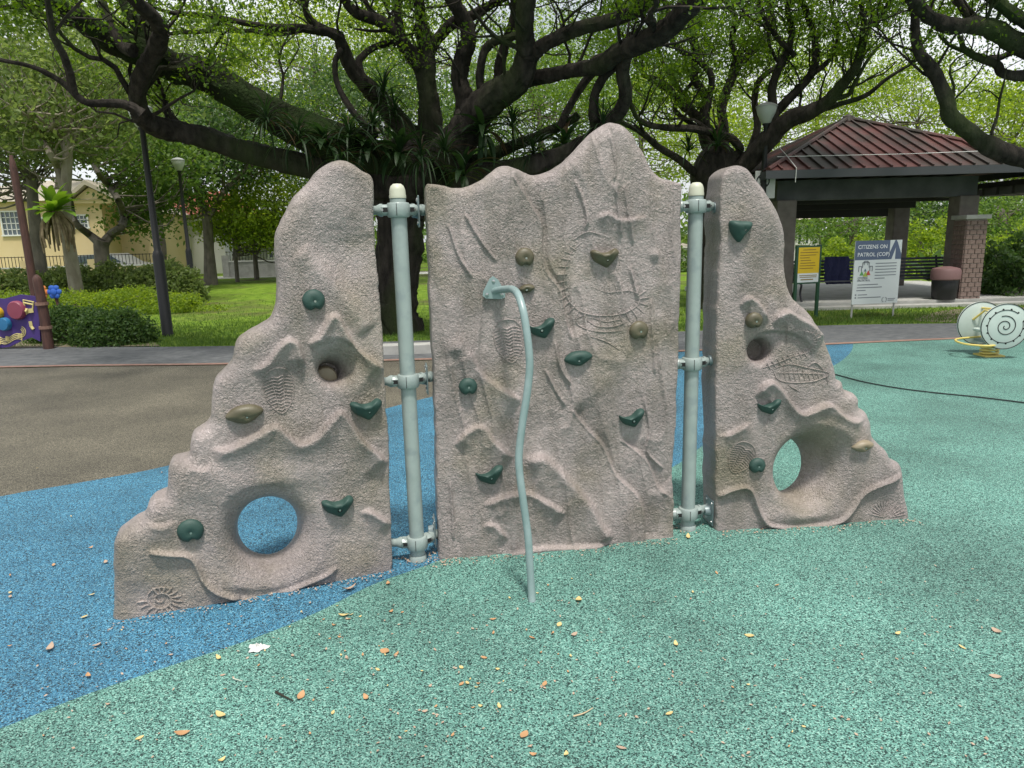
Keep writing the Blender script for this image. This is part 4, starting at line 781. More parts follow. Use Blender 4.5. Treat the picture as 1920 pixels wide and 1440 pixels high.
# dense wood far behind everything
wd = np.column_stack([rng.uniform(-75, 75, 42000), rng.uniform(52, 62, 42000), np.abs(rng.normal(0, 2.6, 42000)) + .1])
wd[:, 2] = np.minimum(wd[:, 2], 5 + 1.6*np.sin(wd[:, 0]*.35) + 1.3*np.sin(wd[:, 0]*.83 + 2)); V, Q = leaf_quads(wd, .42)
tag(link('distant_wood', fast_mesh('distant_wood', V, Q, [M['leaf_mid']])), 'dense distant greenery closing the park behind the trees', 'trees', kind='stuff')
# ------------------------------------------------------------------ shrubs and hedges
def shrub(label, px, py, w, h, d, m, n, leaf=.09, stems=8, name='shrub', group=None, yy=None):
    b0 = G(px, py) if yy is None else np.array([at(px, 600, yy)[0], yy, 0]); t = empty(name, b0, label, 'hedge' if name == 'hedge' else 'shrub', group)
    u = rnd_unit(n)*rng.uniform(.55, 1, (n, 1))**.4; lump = 1 + .18*np.sin(u[:, 0]*9 + px) * np.cos(u[:, 2]*7 + py)
    P = u*np.array([w/2, d/2, h])*lump[:, None] + rng.normal(0, .04, (n, 3)); P[:, 2] = np.abs(P[:, 2]); P = P + b0
    leaf_part('foliage', P, leaf, m, t); b = MB()
    for k in range(stems):
        a = rng.uniform(0, 2*pi); q = b0 + np.array([cos(a)*w*.33, sin(a)*d*.3, h*.75]); b.tube(catmull(np.array([b0 + (q-b0)*[.3, .3, 0], (b0+q)/2 + [0, 0, .05], q]), 3), np.linspace(.02, .006, 7), 4)
    tag(b.build('stems', M['bark_grey'], t), kind='stuff'); return t
for lab, px, w, h, m in (('pale leaved tall shrub at the left edge of the garden bed', 10, 2.6, 1.25, 'leaf_pale'), ('pale shrub behind the brown post', 85, 2.2, 1.1, 'leaf_pale'), ('bushy variegated shrub left of the forked tree', 150, 2.0, 1.25, 'leaf_pale'), ('tall variegated shrub under the forked tree', 215, 2.0, 1.3, 'leaf_pale'),
                         ('leggy shrub left of the first lamp post', 275, 1.7, 1.2, 'leaf_pale'), ('leggy shrub between the two lamp posts', 335, 1.8, 1.3, 'leaf_pale')):
    shrub(lab, px, 560, w, h*.92, 1.6, m, 4600, .12, yy=21.5)
shrub('long low clipped hedge of yellow green leaves in front of the tall shrubs', 200, 585, 5.6, .62, 1.8, 'leaf_bright', 12000, .07, name='hedge', yy=18.5)
shrub('low hedge running left behind the music panel', -20, 585, 4.2, .62, 1.8, 'leaf_bright', 8000, .07, name='hedge', yy=17.8)
shrub('low dark fern like bush spilling beside the brown post', 135, 640, 1.35, .62, .9, 'leaf_dark', 7000, .06, stems=4); shrub('low dark fern like bush nearest the first lamp post', 215, 645, 1.45, .6, .9, 'leaf_dark', 8000, .06, stems=4)
for lab, px, py, w, h, m, yy in (('dark bush right of the brick pillar', 1885, 0, 2.2, 1.35, 'leaf_dark', 17.5), ('dark bush in front of the right garden bed', 1930, 0, 2.4, 1.1, 'leaf_dark', 16.2), ('yellow green bush at the far right edge', 1905, 0, 3.2, 1.6, 'leaf_bright', 22),
                             ('bright bush behind the notice board', 1560, 0, 2.6, 1.2, 'leaf_bright', 27), ('bright bush behind the patrol sign', 1625, 0, 3.2, 1.3, 'leaf_bright', 29), ('flowering bush behind the back column', 1740, 0, 3.0, 1.9, 'leaf_bright', 25),
                             ('bush on the lawn beyond the right post', 1250, 0, 3.0, 1.2, 'leaf_mid', 32), ('dark bush between the left panel and the post', 700, 0, 3.0, 1.0, 'leaf_dark', 24)):
    shrub(lab, px, py, w, h, 1.6, m, 4200, .12, yy=yy)
# banana like plant behind the shelter: each long blade a part
def blade_leaf(L, W, droop, curl=.15, n=8):
    V = []; Fc = []
    for i in range(n+1):
        t = i/n; w = W*(sin(pi*min(1, t*.92 + .06))**.7)*(1 if i < n else .02); x = L*t*cos(droop*t*.8); z = L*t*sin(1.25 - droop*t*1.1) if False else L*(t*sin(1.0) - droop*t*t*.6)
        x = L*t*(.45 + .35*t*droop)
        V += [(x, -w/2, z + curl*w), (x, 0, z), (x, w/2, z + curl*w)]
    for i in range(n):
        for j in (0, 1): a = i*3 + j; Fc.append((a, a+1, a+4, a+3))
    return V, Fc
def rosette(label, loc, count, L, W, droop, m, cat='fern', name='birds_nest_fern', parts=True, tiltvar=.4, group=None, zs=1.0):
    t = empty(name, loc, label, cat, group); V, Fc = blade_leaf(1, W/L, droop)
    base_mesh = MB().add(V, Fc).mesh('frond', M[m], True); allm = MB(); dead_ = MB()
    for k in range(count):
        a = k*2.399 + rng.uniform(-.3, .3); s = L*rng.uniform(.65, 1.15); ti = rng.uniform(-tiltvar, tiltvar) - (.55 if k < count*.35 else 0)*(-1)
        Mx = Matrix.Rotation(a, 4, 'Z') @ Matrix.Rotation(ti, 4, 'Y') @ Matrix.Scale(s, 4)
        if parts:
            o = bpy.data.objects.new('frond', base_mesh); col.objects.link(o); o.parent = t; o.matrix_basis = Mx; WL[o.name] = WL[t.name]
        else: (allm if k % 8 else dead_).add([tuple((Mx @ __import__('mathutils').Vector(v)) * zs + __import__('mathutils').Vector(loc)) for v in V], Fc)
    if not parts:
        tag(allm.build('fronds', M[m], t, True), kind='stuff'); tag(dead_.build('dead_fronds', M['fern_dead'], t, True), kind='stuff')
    return t
rosette('broad leaved banana like plant behind the shelter column', (at(1735, 600, 21)[0], 21, .1), 11, 1.5, .34, .35, 'leaf_dark', 'plant', 'banana_plant', True, .3)
fp = at(101, 398, 19.2); rosette("bright green bird's nest fern growing on the pale tree trunk", fp, 40, .98, .23, .5, 'fern_bright', tiltvar=.55)
b = MB()
for k in range(40):
    a = rng.uniform(0, 2*pi); s = fp + np.array([cos(a)*.12, sin(a)*.12, 0]); e = fp + np.array([cos(a)*rng.uniform(.2, .42), sin(a)*rng.uniform(.2, .42), -rng.uniform(.5, 1.05)]); b.tube(catmull(np.array([s, (s+e)/2 + np.array([cos(a), sin(a), 0])*.12, e]), 3), np.linspace(.05, .02, 7), 4)
tag(b.build('dead_fronds', mat('dead_frond', (.14, .1, .06), .9, c2=(.26, .2, .13), scale=8), bpy.data.objects[[o.name for o in bpy.data.objects if o.get('label', '').startswith('bright green bird')][0]]), kind='stuff')
fern_at = [(610, 275, -1.6), (655, 255, -1.4), (700, 240, -1.0), (690, 285, -1.3), (740, 215, -.6), (560, 262, -1.9), (750, 290, -1.3), (790, 300, -1.4), (835, 290, -1.4), (905, 255, -1.0), (960, 240, -1.1), (1000, 290, -.9), (1060, 275, -.5), (720, 180, -.3), (640, 305, -1.8), (870, 330, -1.3), (500, 235, -2.4), (1130, 250, -1.5)]
words_ = ['above the left panel top', 'on the mossy limb above the left panel', 'high on the rain tree fork', 'over the trunk left of the post', 'beside the upper left limb', 'farthest left along the mossy limb base', 'right above the left post', 'hanging right of the left post', 'between the post and the middle panel', 'beneath the thick leaning limb', 'on the leaning limb left of the peak', 'above the low dip of the middle panel', 'left of the tall peak', 'topmost on the rain tree', 'touching the left panel top', 'just above the middle panel left peak', 'out along the mossy limb', 'behind the tall peak']
for i, ((x, y, dY), wd_) in enumerate(zip(fern_at, words_)):
    rosette('dark strap leaved fern clump ' + wd_, at(x, y, YT + dY), 60 if i % 3 else 30, rng.uniform(.55, .85), .028 if i % 3 else .10, rng.uniform(.9, 1.35), 'fern_dark', name='epiphyte_fern', parts=False, tiltvar=.8)
rosette('dark fern clump in the fork of the second rain tree', at(1290, 285, YT2 - .6), 40, .6, .04, .7, 'fern_dark', name='epiphyte_fern', parts=False, tiltvar=.8)
rosette('dark fern clump low on the second rain tree', at(1345, 275, YT2 - .8), 40, .7, .05, .7, 'fern_dark', name='epiphyte_fern', parts=False, tiltvar=.8)
# ------------------------------------------------------------------ houses and garden walls
def window_on(pl, x0, y0, x1, y1, parent, nx, ny, o=.02, fm='white'):
    a = pl.sz(x0, y1); b_ = pl.sz(x1, y0); R_ = np.column_stack([pl.u, -pl.n, [0, 0, 1]]); w_, h_ = b_[0]-a[0], b_[1]-a[1]; cx, cz = (a+b_)/2; f = MB()
    for dx in (-w_/2, w_/2): f.box(pl.w(cx+dx, cz, o), (.07, .1, h_+.07), R_)
    for dz in (-h_/2, h_/2): f.box(pl.w(cx, cz+dz, o + .003), (w_ + .16, .12, .07), R_)
    for i in range(1, nx): f.box(pl.w(cx - w_/2 + w_*i/nx, cz, o - .01), (.035, .05, h_), R_)
    for i in range(1, ny): f.box(pl.w(cx, cz - h_/2 + h_*i/ny, o - .008), (w_, .046, .035), R_)
    fo = f.build('window', M[fm], parent); MB().box(pl.w(cx, cz, -.005), (w_, .02, h_), R_).build('pane', M['glass'], fo); return fo
YH = 38
def house(label, px0, px1, ytop, Y, wallm, roofm, ridge, wins, dpt=8):
    A = at(px0, 500, Y); B = at(px1, 500, Y); pl = Plane(A, B); zt = pl.sz((px0+px1)/2, ytop)[1]; c = np.array([(A[0]+B[0])/2, Y, 0]); t = empty('house', c, label, 'house')
    w_ = B[0]-A[0]; MB().box([c[0], Y + dpt/2, zt/2], (w_, dpt, zt)).build('wall', M[wallm], t); zr = pl.sz(px0, ridge)[1]; rf = MB()
    e = .4; rf.add([(A[0]-e, Y-e, zt), (B[0]+e, Y-e, zt), (B[0]+e, Y+dpt+e, zt), (A[0]-e, Y+dpt+e, zt), (A[0]+w_*.3, Y+dpt/2, zr), (B[0]-w_*.3, Y+dpt/2, zr)], [(0, 1, 5, 4), (1, 2, 5), (2, 3, 4, 5), (3, 0, 4), (3, 2, 1, 0)]).build('roof', M[roofm], t)
    for q in wins: window_on(pl, *q[:4], t, *q[4:])
    return t, pl, zt
h1, hp, zt = house('pale yellow two storey house with white grid windows at far left', -120, 205, 378, YH, 'yellow_wall', 'greyroof', 330, [(8, 396, 35, 442, 4, 4), (138, 403, 164, 428, 4, 3), (75, 408, 92, 424, 3, 3), (-60, 396, -30, 442, 4, 4)])
g0 = hp.sz(135, 378); g1 = hp.sz(240, 378); gp = hp.sz(172, 352); b = MB(); b.prism([hp.w(g0[0], g0[1]-.1, .3), hp.w(g1[0], g1[1]-.1, .3), hp.w(gp[0], gp[1], .3)], -hp.n*3); b.build('gable', M['yellow_wall'], h1)
b = MB(); 
for q in (g0, g1):
    s_, e_ = hp.w(q[0] + (.3 if q is g1 else -.3), q[1]-.25, .6), hp.w(gp[0], gp[1] + .12, .6); b.prism([s_, e_, e_ + [0, 0, .22], s_ + [0, 0, .22]], -hp.n*3.6)
b.build('gable_roof', M['greyroof'], h1)
h3, hp3, _ = house('pale yellow annex half hidden behind the forked tree', 207, 292, 400, YH + 1.5, 'yellow_wall', 'greyroof', 382, [(216, 420, 226, 440, 2, 2)])
h2, hp2, _ = house('white house with a red tiled roof beyond the globe street lamp', 300, 425, 402, YH + 6, 'white_wall', 'redroof', 352, [(368, 412, 392, 434, 3, 1), (402, 414, 414, 434, 2, 1)])
h4, hp4, _ = house('long low grey house beyond the left panel', 428, 640, 462, YH + 8, 'concrete', 'greyroof', 446, [(440, 472, 458, 482, 3, 1), (505, 472, 528, 484, 3, 1)])
h5, hp5, _ = house('pale grey pavilion house seen under the shelter roof', 1470, 1533, 412, 36, 'white_wall', 'greyroof', 402, [(1494, 420, 1504, 458, 1, 1), (1508, 420, 1518, 458, 1, 1)])
h6, hp6, _ = house('long dark grey building beyond the right post', 1150, 1330, 470, 48, 'greyroof', 'greyroof', 455, [(1240, 478, 1262, 490, 3, 1)])
def garden_wall(label, x0, x1, Y, h, m, rail=True):
    A, B = at(x0, 500, Y), at(x1, 500, Y); c = np.array([(A[0]+B[0])/2, Y, 0]); t = empty('garden_wall', c, label, 'wall'); w_ = B[0]-A[0]
    MB().box([c[0], Y, h/2], (w_, .2, h)).build('wall_panel', M[m], t); MB().box([c[0], Y, h + .03], (w_ + .02, .28, .06)).build('coping', M['white_wall'], t)
    n = int(w_/3); 
    for i in range(n+1): MB().box([A[0] + w_*i/n, Y - .003, (h + .35)/2], (.34, .3, h + .35)).build('pier', M[m], t)
    if rail:
        b = MB()
        for i in range(int(w_/.16)): b.box([A[0] + .08 + i*.16, Y, h + .3], (.02, .02, .5))
        b.box([c[0], Y, h + .52], (w_, .03, .03)); tag(b.build('railings', M['lamp_black'], t), kind='stuff')
garden_wall('low yellow garden wall with railings in front of the yellow house', -200, 300, 33.5, .85, 'yellow_wall'); garden_wall('grey garden wall with railings behind the small feathery tree', 425, 700, 38, .8, 'concrete')
garden_wall('grey garden wall beyond the right panel', 1120, 1480, 44, .8, 'concrete', False)
car = empty('parked_car', (at(215, 600, 36.3)[0], 36.3, 0), 'silver car parked behind the yellow garden wall', 'car'); cx = WL[car.name]
prof = [(-2.1, .35), (-2.15, .75), (-1.5, .92), (-.9, 1.38), (.7, 1.42), (1.4, .98), (2.05, .85), (2.15, .4)]
b = MB(); b.prism([cx + np.array([x, -.85, z]) for x, z in prof], (0, 1.7, 0)); b.build('body', mat('silver_paint', (.5, .52, .54), .3, metal=.5), car)
MB().prism([cx + np.array([x, -.86, z]) for x, z in [(-1.35, .95), (-.85, 1.32), (.65, 1.36), (1.2, 1.0)]], (0, 1.72, 0)).build('windows', M['glass'], car)
for x in (-1.35, 1.35): MB().lathe(cx + np.array([x, -.88, .33]), [(.33, 0), (.33, .2), (.2, .21)], 16, 0, (0, 1, 0)).build('wheel', M['dark'], car)
# ------------------------------------------------------------------ street lamps
def lamp(label, x, y, ht, px=None):
    b0 = G(x, y) if px is None else np.array(px); t = empty('street_lamp', b0, label, 'street lamp', 'globe topped park lamps')
    MB().lathe(b0, [(.105, 0), (.105, .05), (.10, .06), (.10, 1.5), (.075, 1.58), (.062, 1.6), (.05, ht - .45), (.075, ht - .42), (.075, ht - .38), (.05, ht - .36)], 10).build('pole', M['lamp_black'], t, True)
    MB().lathe(b0, [(.06, ht - .4), (.10, ht - .37), (.18, ht - .2), (.205, ht - .09), (.205, ht - .07)], 20).build('globe', M['glass_globe'], t, True)
    MB().lathe(b0, [(.215, ht - .07), (.215, ht - .05), (.13, ht + .0), (.05, ht + .02), (0, ht + .03)], 20).build('lamp_cap', mat('lamp_cap', (.3, .31, .3), .5), t, True); return t
lamp('nearest black lamp post on the lawn beside the dark bushes', 315, 630, 4.15); lamp('black lamp post with frosted globe farther back at left', 363, 555, 4.5)
lamp('black lamp post with frosted globe beside the shelter roof', 0, 0, 4.2, (at(1427, 450, 15.25)[0], 15.25, 0))
# prohibition sign by the shelter
c = at(1437, 346, 15.3); t = empty('prohibition_sign', (c[0], 15.3, 0), 'square white sign with a black crossed circle left of the shelter roof', 'sign')
MB().box([c[0] - .03, 15.3, c[2]], (.42, .02, .56)).build('board', M['white_wall'], t); MB().lathe([c[0] - .03, 15.34, 0], [(.03, 0), (.03, c[2] + .25)], 10).build('pole', M['plate'], t)
b = MB(); ct = np.array([c[0] - .08, 15.285, c[2] + .07]); b.tube([ct + np.array([cos(a)*.13, 0, sin(a)*.13]) for a in np.linspace(0, 2*pi, 25)], .012, 6, cap=False); b.tube([ct + np.array([-.09, 0, .09]), ct + np.array([.09, 0, -.09])], .011, 6)
b.box(ct + [0, 0, -.01], (.11, .006, .045)); b.box(ct + [.05, 0, .03], (.04, .006, .04)); b.box(ct + [-.035, 0, -.05], (.015, .006, .05)); b.box(ct + [.035, 0, -.05], (.015, .006, .05)); b.build('pictogram', M['dark'], t)
# ------------------------------------------------------------------ the shelter
SY0, AY = 14.9, 17.7; AX, _, AZ = at(1590, 224, AY); SX0 = at(1440, 330, SY0)[0]; SX1 = 2*AX - SX0 + .45; SY1 = 2*AY - SY0; EZ = 2.86
sh = empty('park_shelter', (AX, AY, 0), 'open sided shelter with a moss stained red metal hip roof on square columns', 'shelter')
M['roof'] = mat('red_metal_roof', (.062, .021, .019), .6, c2=(.105, .032, .028), scale=2.5, c3=(.028, .02, .015), s3=.8, bump=.3, bscale=30)
_r = [n_ for n_ in M['roof'].node_tree.nodes if n_.type == 'VALTORGB'][1]; _r.color_ramp.elements[0].position = .42; _r.color_ramp.elements[1].position = .56
M['beam'] = mat('beam_paint', (.045, .048, .048), .7, c2=(.075, .078, .076), scale=3); M['fascia'] = mat('dark_fascia', (.05, .055, .06), .6); M['wood_dark'] = mat('dark_timber', (.035, .03, .028), .8)
M['column'] = mat('column_render', (.13, .112, .10), .85, c2=(.18, .155, .14), scale=5, bump=.3, bscale=50)
cs = [(SX0, SY0), (SX1, SY0), (SX1, SY1), (SX0, SY1)]
for i in range(4):
    a, b_ = cs[i], cs[(i+1) % 4]; b = MB(); A = np.array([*a, EZ]); B = np.array([*b_, EZ]); T = np.array([AX, AY, AZ]); nn = np.cross(B-A, T-A); nn /= np.linalg.norm(nn)
    b.add([A, B, T, A - nn*.03, B - nn*.03, T - nn*.03], [(0, 1, 2), (5, 4, 3), (0, 3, 4, 1)]); b.build('roof_sheet', M['roof'], sh)
    n = 22
    for k in range(1, n):
        t_ = k/n; s_ = A + (B-A)*t_; # rib runs square to the eave up to the hip
        up_ = (T - (A+B)/2); f = min(t_, 1-t_)*2; e_ = s_ + up_*f
        d = (e_-s_); l = np.linalg.norm(d); d /= l; sd = (B-A)/np.linalg.norm(B-A); R_ = np.column_stack([sd, d, nn])
        if i in (0, 3): MB().box((s_+e_)/2 + nn*.022, (.035, l, .045), R_).build('roof_rib', M['roof'], sh)
    h = MB(); h.tube([A + nn*.02, T + [0, 0, .03]], .05, 8); h.build('hip_cap', M['roof'], sh, True)
    fb = MB(); sd = (B-A)/np.linalg.norm(B-A); R_ = np.column_stack([sd, nn*0 + np.cross([0, 0, 1], sd), [0, 0, 1]]); fb.box((A+B)/2 - [0, 0, .085], (np.linalg.norm(B-A) + (.1 if i % 2 == 0 else -.02), .05, .16), R_); fb.build('fascia', M['fascia'], sh)
MB().tube(np.array([[SX0 + .35, SY0 + .5, EZ + .31], [(SX0+SX1)/2, SY0 + .52, EZ + .30], [SX1 - .3, SY0 + .5, EZ + .33]]), .008, 6).build('roof_cable', M['white_wall'], sh)
MB().tube(np.array([[SX0 + .55, SY0 - .03, EZ - .25], [SX0 + .55, SY0 - .05, EZ + .03], [SX0 + .55, SY0 + .6, EZ + .38], [SX0 + .56, SY0 + 1.0, EZ + .56]]), .008, 6).build('roof_cable', M['white_wall'], sh)
MB().lathe([AX, AY, AZ - .05], [(.16, 0), (.12, .12), (.04, .16), (0, .17)], 10).build('roof_finial', M['roof'], sh, True)
CY0, CY1 = 15.9, 19.6; CX0 = at(1466, 450, CY0)[0]; CX1 = at(1800, 450, CY0)[0]
for (x0, y0, x1, y1) in ((CX0-.2, CY0, CX1+.2, CY0), (CX0-.2, CY1, CX1+.2, CY1)): MB().box([(x0+x1)/2, y0, 2.5], (x1-x0, .22, .42)).build('ring_beam', M['beam'], sh)
for x in (CX0, CX1): MB().box([x, (CY0+CY1)/2, 2.5], (.216, CY1-CY0-.23, .40)).build('ring_beam', M['beam'], sh)
for k in range(8): MB().box([CX0 + .45 + k*.45, AY, 2.78], (.07, SY1-SY0-.5, .14)).build('ceiling_joist', M['wood_dark'], sh)
MB().box([AX, AY, 2.9], (SX1-SX0-.4, SY1-SY0-.4, .02)).build('ceiling_board', M['wood_dark'], sh)
for k in range(4): MB().box([(CX0+CX1)/2, CY0 + .7 + k*.75, 2.62], (CX1-CX0-.24, .08, .16)).build('ceiling_beam', M['wood_dark'], sh)
for x, y in ((CX0, CY0), (CX1, CY0), (CX0, CY1), (at(1680, 450, CY1)[0], CY1)): MB().box([x, y, 1.2], (.42, .42, 2.2), None, bev=.015).build('column', M['column'], sh)
for y_, z_, h_ in ((CY1, 2.14, .34), (CY1 - 1.3, 2.24, .2), (CY0 + .9, 2.3, .12)): MB().box([(CX0+CX1)/2 + .25, y_ + .01, z_], (CX1-CX0+.05, .12, h_)).build('tie_beam', M['wood_dark'], sh)
for k in range(7):
    xx = CX0 + .5 + k*.5; MB().tube([[xx, CY0 + .9, 2.3], [xx + .25, CY0 + .9, 2.7]], .035, 6).build('brace', M['wood_dark'], sh)
tag(MB().box([(SX0+SX1)/2 + .3, 18.2, .06], (SX1-SX0+.8, 5.9, .12)).build('shelter_slab', M['concrete']), kind='structure')
tag(MB().box([(SX0+SX1)/2 + .3, SY0 + .12, .03], (SX1-SX0+1.2, .32, .06)).build('shelter_step', M['concrete']), kind='structure')
# brick pillar: every brick its own part
pw = .44; px = at(1822, 480, 15.4)[0]; bp_ = empty('brick_pillar', (px, 15.55, 0), 'red brick pillar with a pale cap in front of the right shelter column', 'pillar')
M['brick'] = mat('red_brick', (.15, .105, .092), .9, c2=(.22, .16, .14), scale=3, bump=.4, bscale=60); M['mortar'] = mat('mortar', (.3, .27, .24), .9)
MB().box([px, 15.55, .93], (pw - .02, pw - .02, 1.74)).build('core', M['mortar'], bp_); MB().box([px, 15.55, 1.84], (pw + .1, pw + .1, .09), bev=.01).build('cap', M['concrete'], bp_)
bm_ = {}
for r_ in range(17):
    z = .115 + r_*.1005; off = .0 if r_ % 2 else .5
    for face in (0, 1):
        k = -off
        while k < 3:
            a = max(0, k); e_ = min(3, k + 1); k += 1
            if e_ - a < .2: continue
            wd_ = (e_-a)*pw/3 - .012; cpos = ((a+e_)/2)*pw/3 - pw/2; key = round(wd_, 3)
            if key not in bm_: bm_[key] = MB().box([0, 0, 0], (wd_, .06, .088), None, bev=.005).mesh('brick', M['brick'])
            o = bpy.data.objects.new('brick', bm_[key]); col.objects.link(o); o.parent = bp_; WL[o.name] = WL[bp_.name]
            jit = rng.uniform(-.002, .003)
            if face == 0: o.location = (cpos, -pw/2 + .015 - jit, z)
            else: o.location = (-pw/2 + .015 - jit, cpos, z); o.rotation_euler.z = pi/2
# pergola beams to the right
pg = empty('pergola', (12.6, 16.3, 0), 'dark timber pergola beams running off to the right of the shelter', 'pergola')
for k in range(5): MB().box([12.7, 15.4 + k*.5, 2.42], (3.4, .09, .17)).build('beam', M['wood_dark'], pg)
for k in range(5): MB().box([11.2 + k*.6, 16.3, 2.57], (.07, 2.8, .12)).build('beam', M['wood_dark'], pg)
for x in (14.1,): MB().box([x, 15.7, 1.16], (.2, .2, 2.34)).build('post', M['wood_dark'], pg)
# benches
M['bench'] = mat('dark_bench_slats', (.03, .032, .05), .5, c2=(.05, .055, .07), scale=10); M['bench_iron'] = mat('bench_iron', (.015, .015, .022), .5)
def bench(label, x, y, w_):
    t = empty('park_bench', (x, y, .12), label, 'bench', 'benches inside the shelter'); o = np.array([x, y, .12])
    for k in range(6): MB().box(o + [0, .18 + k*.02, .47 + k*.075], (w_, .02, .05)).build('back_slat', M['bench'], t)
    for k in range(5): MB().box(o + [0, .12 - k*.085, .42], (w_, .065, .025)).build('seat_slat', M['bench'], t)
    for sx in (-1, 1):
        b = MB(); xx = sx*(w_/2 - .18)
        b.tube(catmull(np.array([o + [xx, -.32, 0], o + [xx, -.22, .2], o + [xx, -.25, .38], o + [xx, .1, .40], o + [xx, .2, .5], o + [xx, .31, .9]]), 4), .025, 6); b.tube(catmull(np.array([o + [xx, .3, 0], o + [xx, .12, .2], o + [xx, .05, .38]]), 4), .025, 6)
        b.tube(catmull(np.array([o + [xx, -.25, .38], o + [xx, -.3, .58], o + [xx, -.1, .64], o + [xx, .2, .62]]), 4), .018, 6); b.build('leg', M['bench_iron'], t, True)
bench('dark slatted bench behind the yellow notice', at(1550, 600, 15.9)[0], 15.9, 1.8); bench('dark slatted bench beside the litter bin', at(1712, 600, 16.1)[0], 16.1, 1.5)
b = MB(); bx = at(1568, 600, 15.7)[0]
bx3 = np.array([bx, 15.93, .12]); n = 7; V = []
for j in range(n+1):
    for i in range(13):
        x = (i/12-.5)*.56; z = .95 - j*.085; y = -.04*j/n*3 + .025*sin(i*1.7 + j*.5) - .0*j; V.append(bx3 + np.array([x + .02*sin(j*2 + i), y - .06, z]))
cl = MB().add(V, [(j*13+i, j*13+i+1, (j+1)*13+i+1, (j+1)*13+i) for j in range(n) for i in range(12)]).build('draped_cloth', mat('navy_cloth', (.01, .012, .05), .9), None, True, loc=bx3); tag(cl, 'dark navy cloth hanging over the bench back behind the notice', 'cloth')
# litter bin
c = at(1765, 600, 15.35); bn = empty('litter_bin', (c[0], 15.35, .12), 'litter bin with dull pink lid and black body in front of the brick pillar', 'litter bin'); o = WL[bn.name]
MB().lathe(o, [(.21, 0), (.235, .03), (.26, .42), (.25, .44)], 20).build('body', M['lamp_black'], bn, True); MB().lathe(o, [(.27, .42), (.29, .44), (.29, .6), (.26, .66), (.1, .7), (0, .7)], 20).build('lid', mat('pink_lid', (.17, .095, .095), .6), bn, True)
# ------------------------------------------------------------------ signs with lettering
def text_mesh(s, size, m, P0, u, up, name, parent, bold=0.0, align='LEFT'):
    cu = bpy.data.curves.new('lettering', 'FONT'); cu.body = s; cu.size = size; cu.align_x = align; cu.offset = bold; cu.resolution_u = 2; ob = bpy.data.objects.new('tmp', cu); col.objects.link(ob)
    dg = bpy.context.evaluated_depsgraph_get(); me = bpy.data.meshes.new_from_object(ob.evaluated_get(dg)); bpy.data.objects.remove(ob); me.name = name
    off = WL[parent.name]
    for v in me.vertices: q = np.asarray(P0) + np.asarray(u)*v.co.x + np.asarray(up)*v.co.y - off; v.co = q
    me.materials.clear(); me.materials.append(m); return link(name, me, parent)
Z = np.array([0, 0, 1.0]); M['ink'] = mat('printed_ink', (.06, .07, .09), .6); M['ink_grey'] = mat('grey_ink', (.2, .22, .24), .6); M['white_ink'] = mat('white_ink', (.75, .77, .78), .6)
spl = Plane(G(1597, 597), G(1677, 593)); sg = empty('patrol_sign', spl.w(spl.L/2, 0), 'large white citizens on patrol sign on two legs before the shelter', 'sign')
tl = spl.sz(1601, 452); br = spl.sz(1681, 567); x0, x1 = spl.sz(1599, 510)[0], spl.sz(1685, 510)[0]; z0, z1 = br[1], tl[1]; R_ = np.column_stack([spl.u, -spl.n, Z]); W_ = x1-x0; Hh = z1-z0
M['board'] = mat('sign_board', (.62, .66, .66), .5); M['slate'] = mat('slate_print', (.085, .115, .19), .5); M['green_paint'] = mat('green_frame', (.012, .06, .03), .5)
MB().box(spl.w((x0+x1)/2, (z0+z1)/2, .02), (W_, .02, Hh), R_).build('board', M['board'], sg)
for xx in (x0 + .04, x1 - .04): MB().lathe(spl.w(xx, 0, -.012), [(.018, 0), (.018, z1 - .05)], 8).build('leg', M['concrete'], sg)
hz = z1 - Hh*.30; MB().box(spl.w(x0 + W_*.37, (hz + z1)/2, .031), (W_*.74, .002, z1-hz), R_).build('header_print', M['slate'], sg)
for a, b_ in ((.74, .87), (.87, 1.0)):
    q = [(a, 0), (a + .05, 0), (b_, .62), (b_, 1.0), (b_ - .02, 1.0), (a, .35)] if a < .8 else [(a, 0), (1.0, 0), (1.0, .25), (.9, .9), (a, 1.0)]
    MB().prism([spl.w(x0 + W_*u_, hz + (z1-hz)*v_, .031) for u_, v_ in q], spl.n*.0015).build('header_stripe', M['slate'], sg)
text_mesh('CITIZENS ON', Hh*.086, M['white_ink'], spl.w(x0 + W_*.05, z1 - Hh*.125, .034), spl.u, Z, 'lettering', sg, .001); text_mesh('PATROL (COP)', Hh*.086, M['white_ink'], spl.w(x0 + W_*.05, z1 - Hh*.245, .034), spl.u, Z, 'lettering', sg, .001)
b = MB(); q = lambda u_, v_: spl.w(x0 + W_*u_, z0 + Hh*v_, .0325)
for u0, v0, u1, v1 in ((.10, .52, .16, .60), (.18, .58, .32, .66), (.34, .52, .39, .60), (.21, .62, .29, .68)):
    for a, b_ in (((u0, v0), (u0, v1)), ((u0, v1), (u1, v1)), ((u1, v1), (u1, v0))): b.tube([q(*a), q(*b_)], .006, 4)
b.build('emblem_buildings', M['ink'], sg)
for (u_, v_, r_, cc_) in ((.17, .49, .045, (.1, .3, .1)), (.25, .475, .055, (.35, .45, .08)), (.31, .495, .05, (.5, .07, .05)), (.24, .54, .03, (.12, .2, .25))):
    mm = mat('emblem_colour', cc_, .5); MB().prism([q(u_-r_, v_-r_*.7), q(u_+r_, v_-r_*.7), q(u_+r_*.35, v_+r_*.4), q(u_, v_+r_*.8), q(u_-r_*.35, v_+r_*.4)], spl.n*.002).build('emblem_figure', mm, sg)
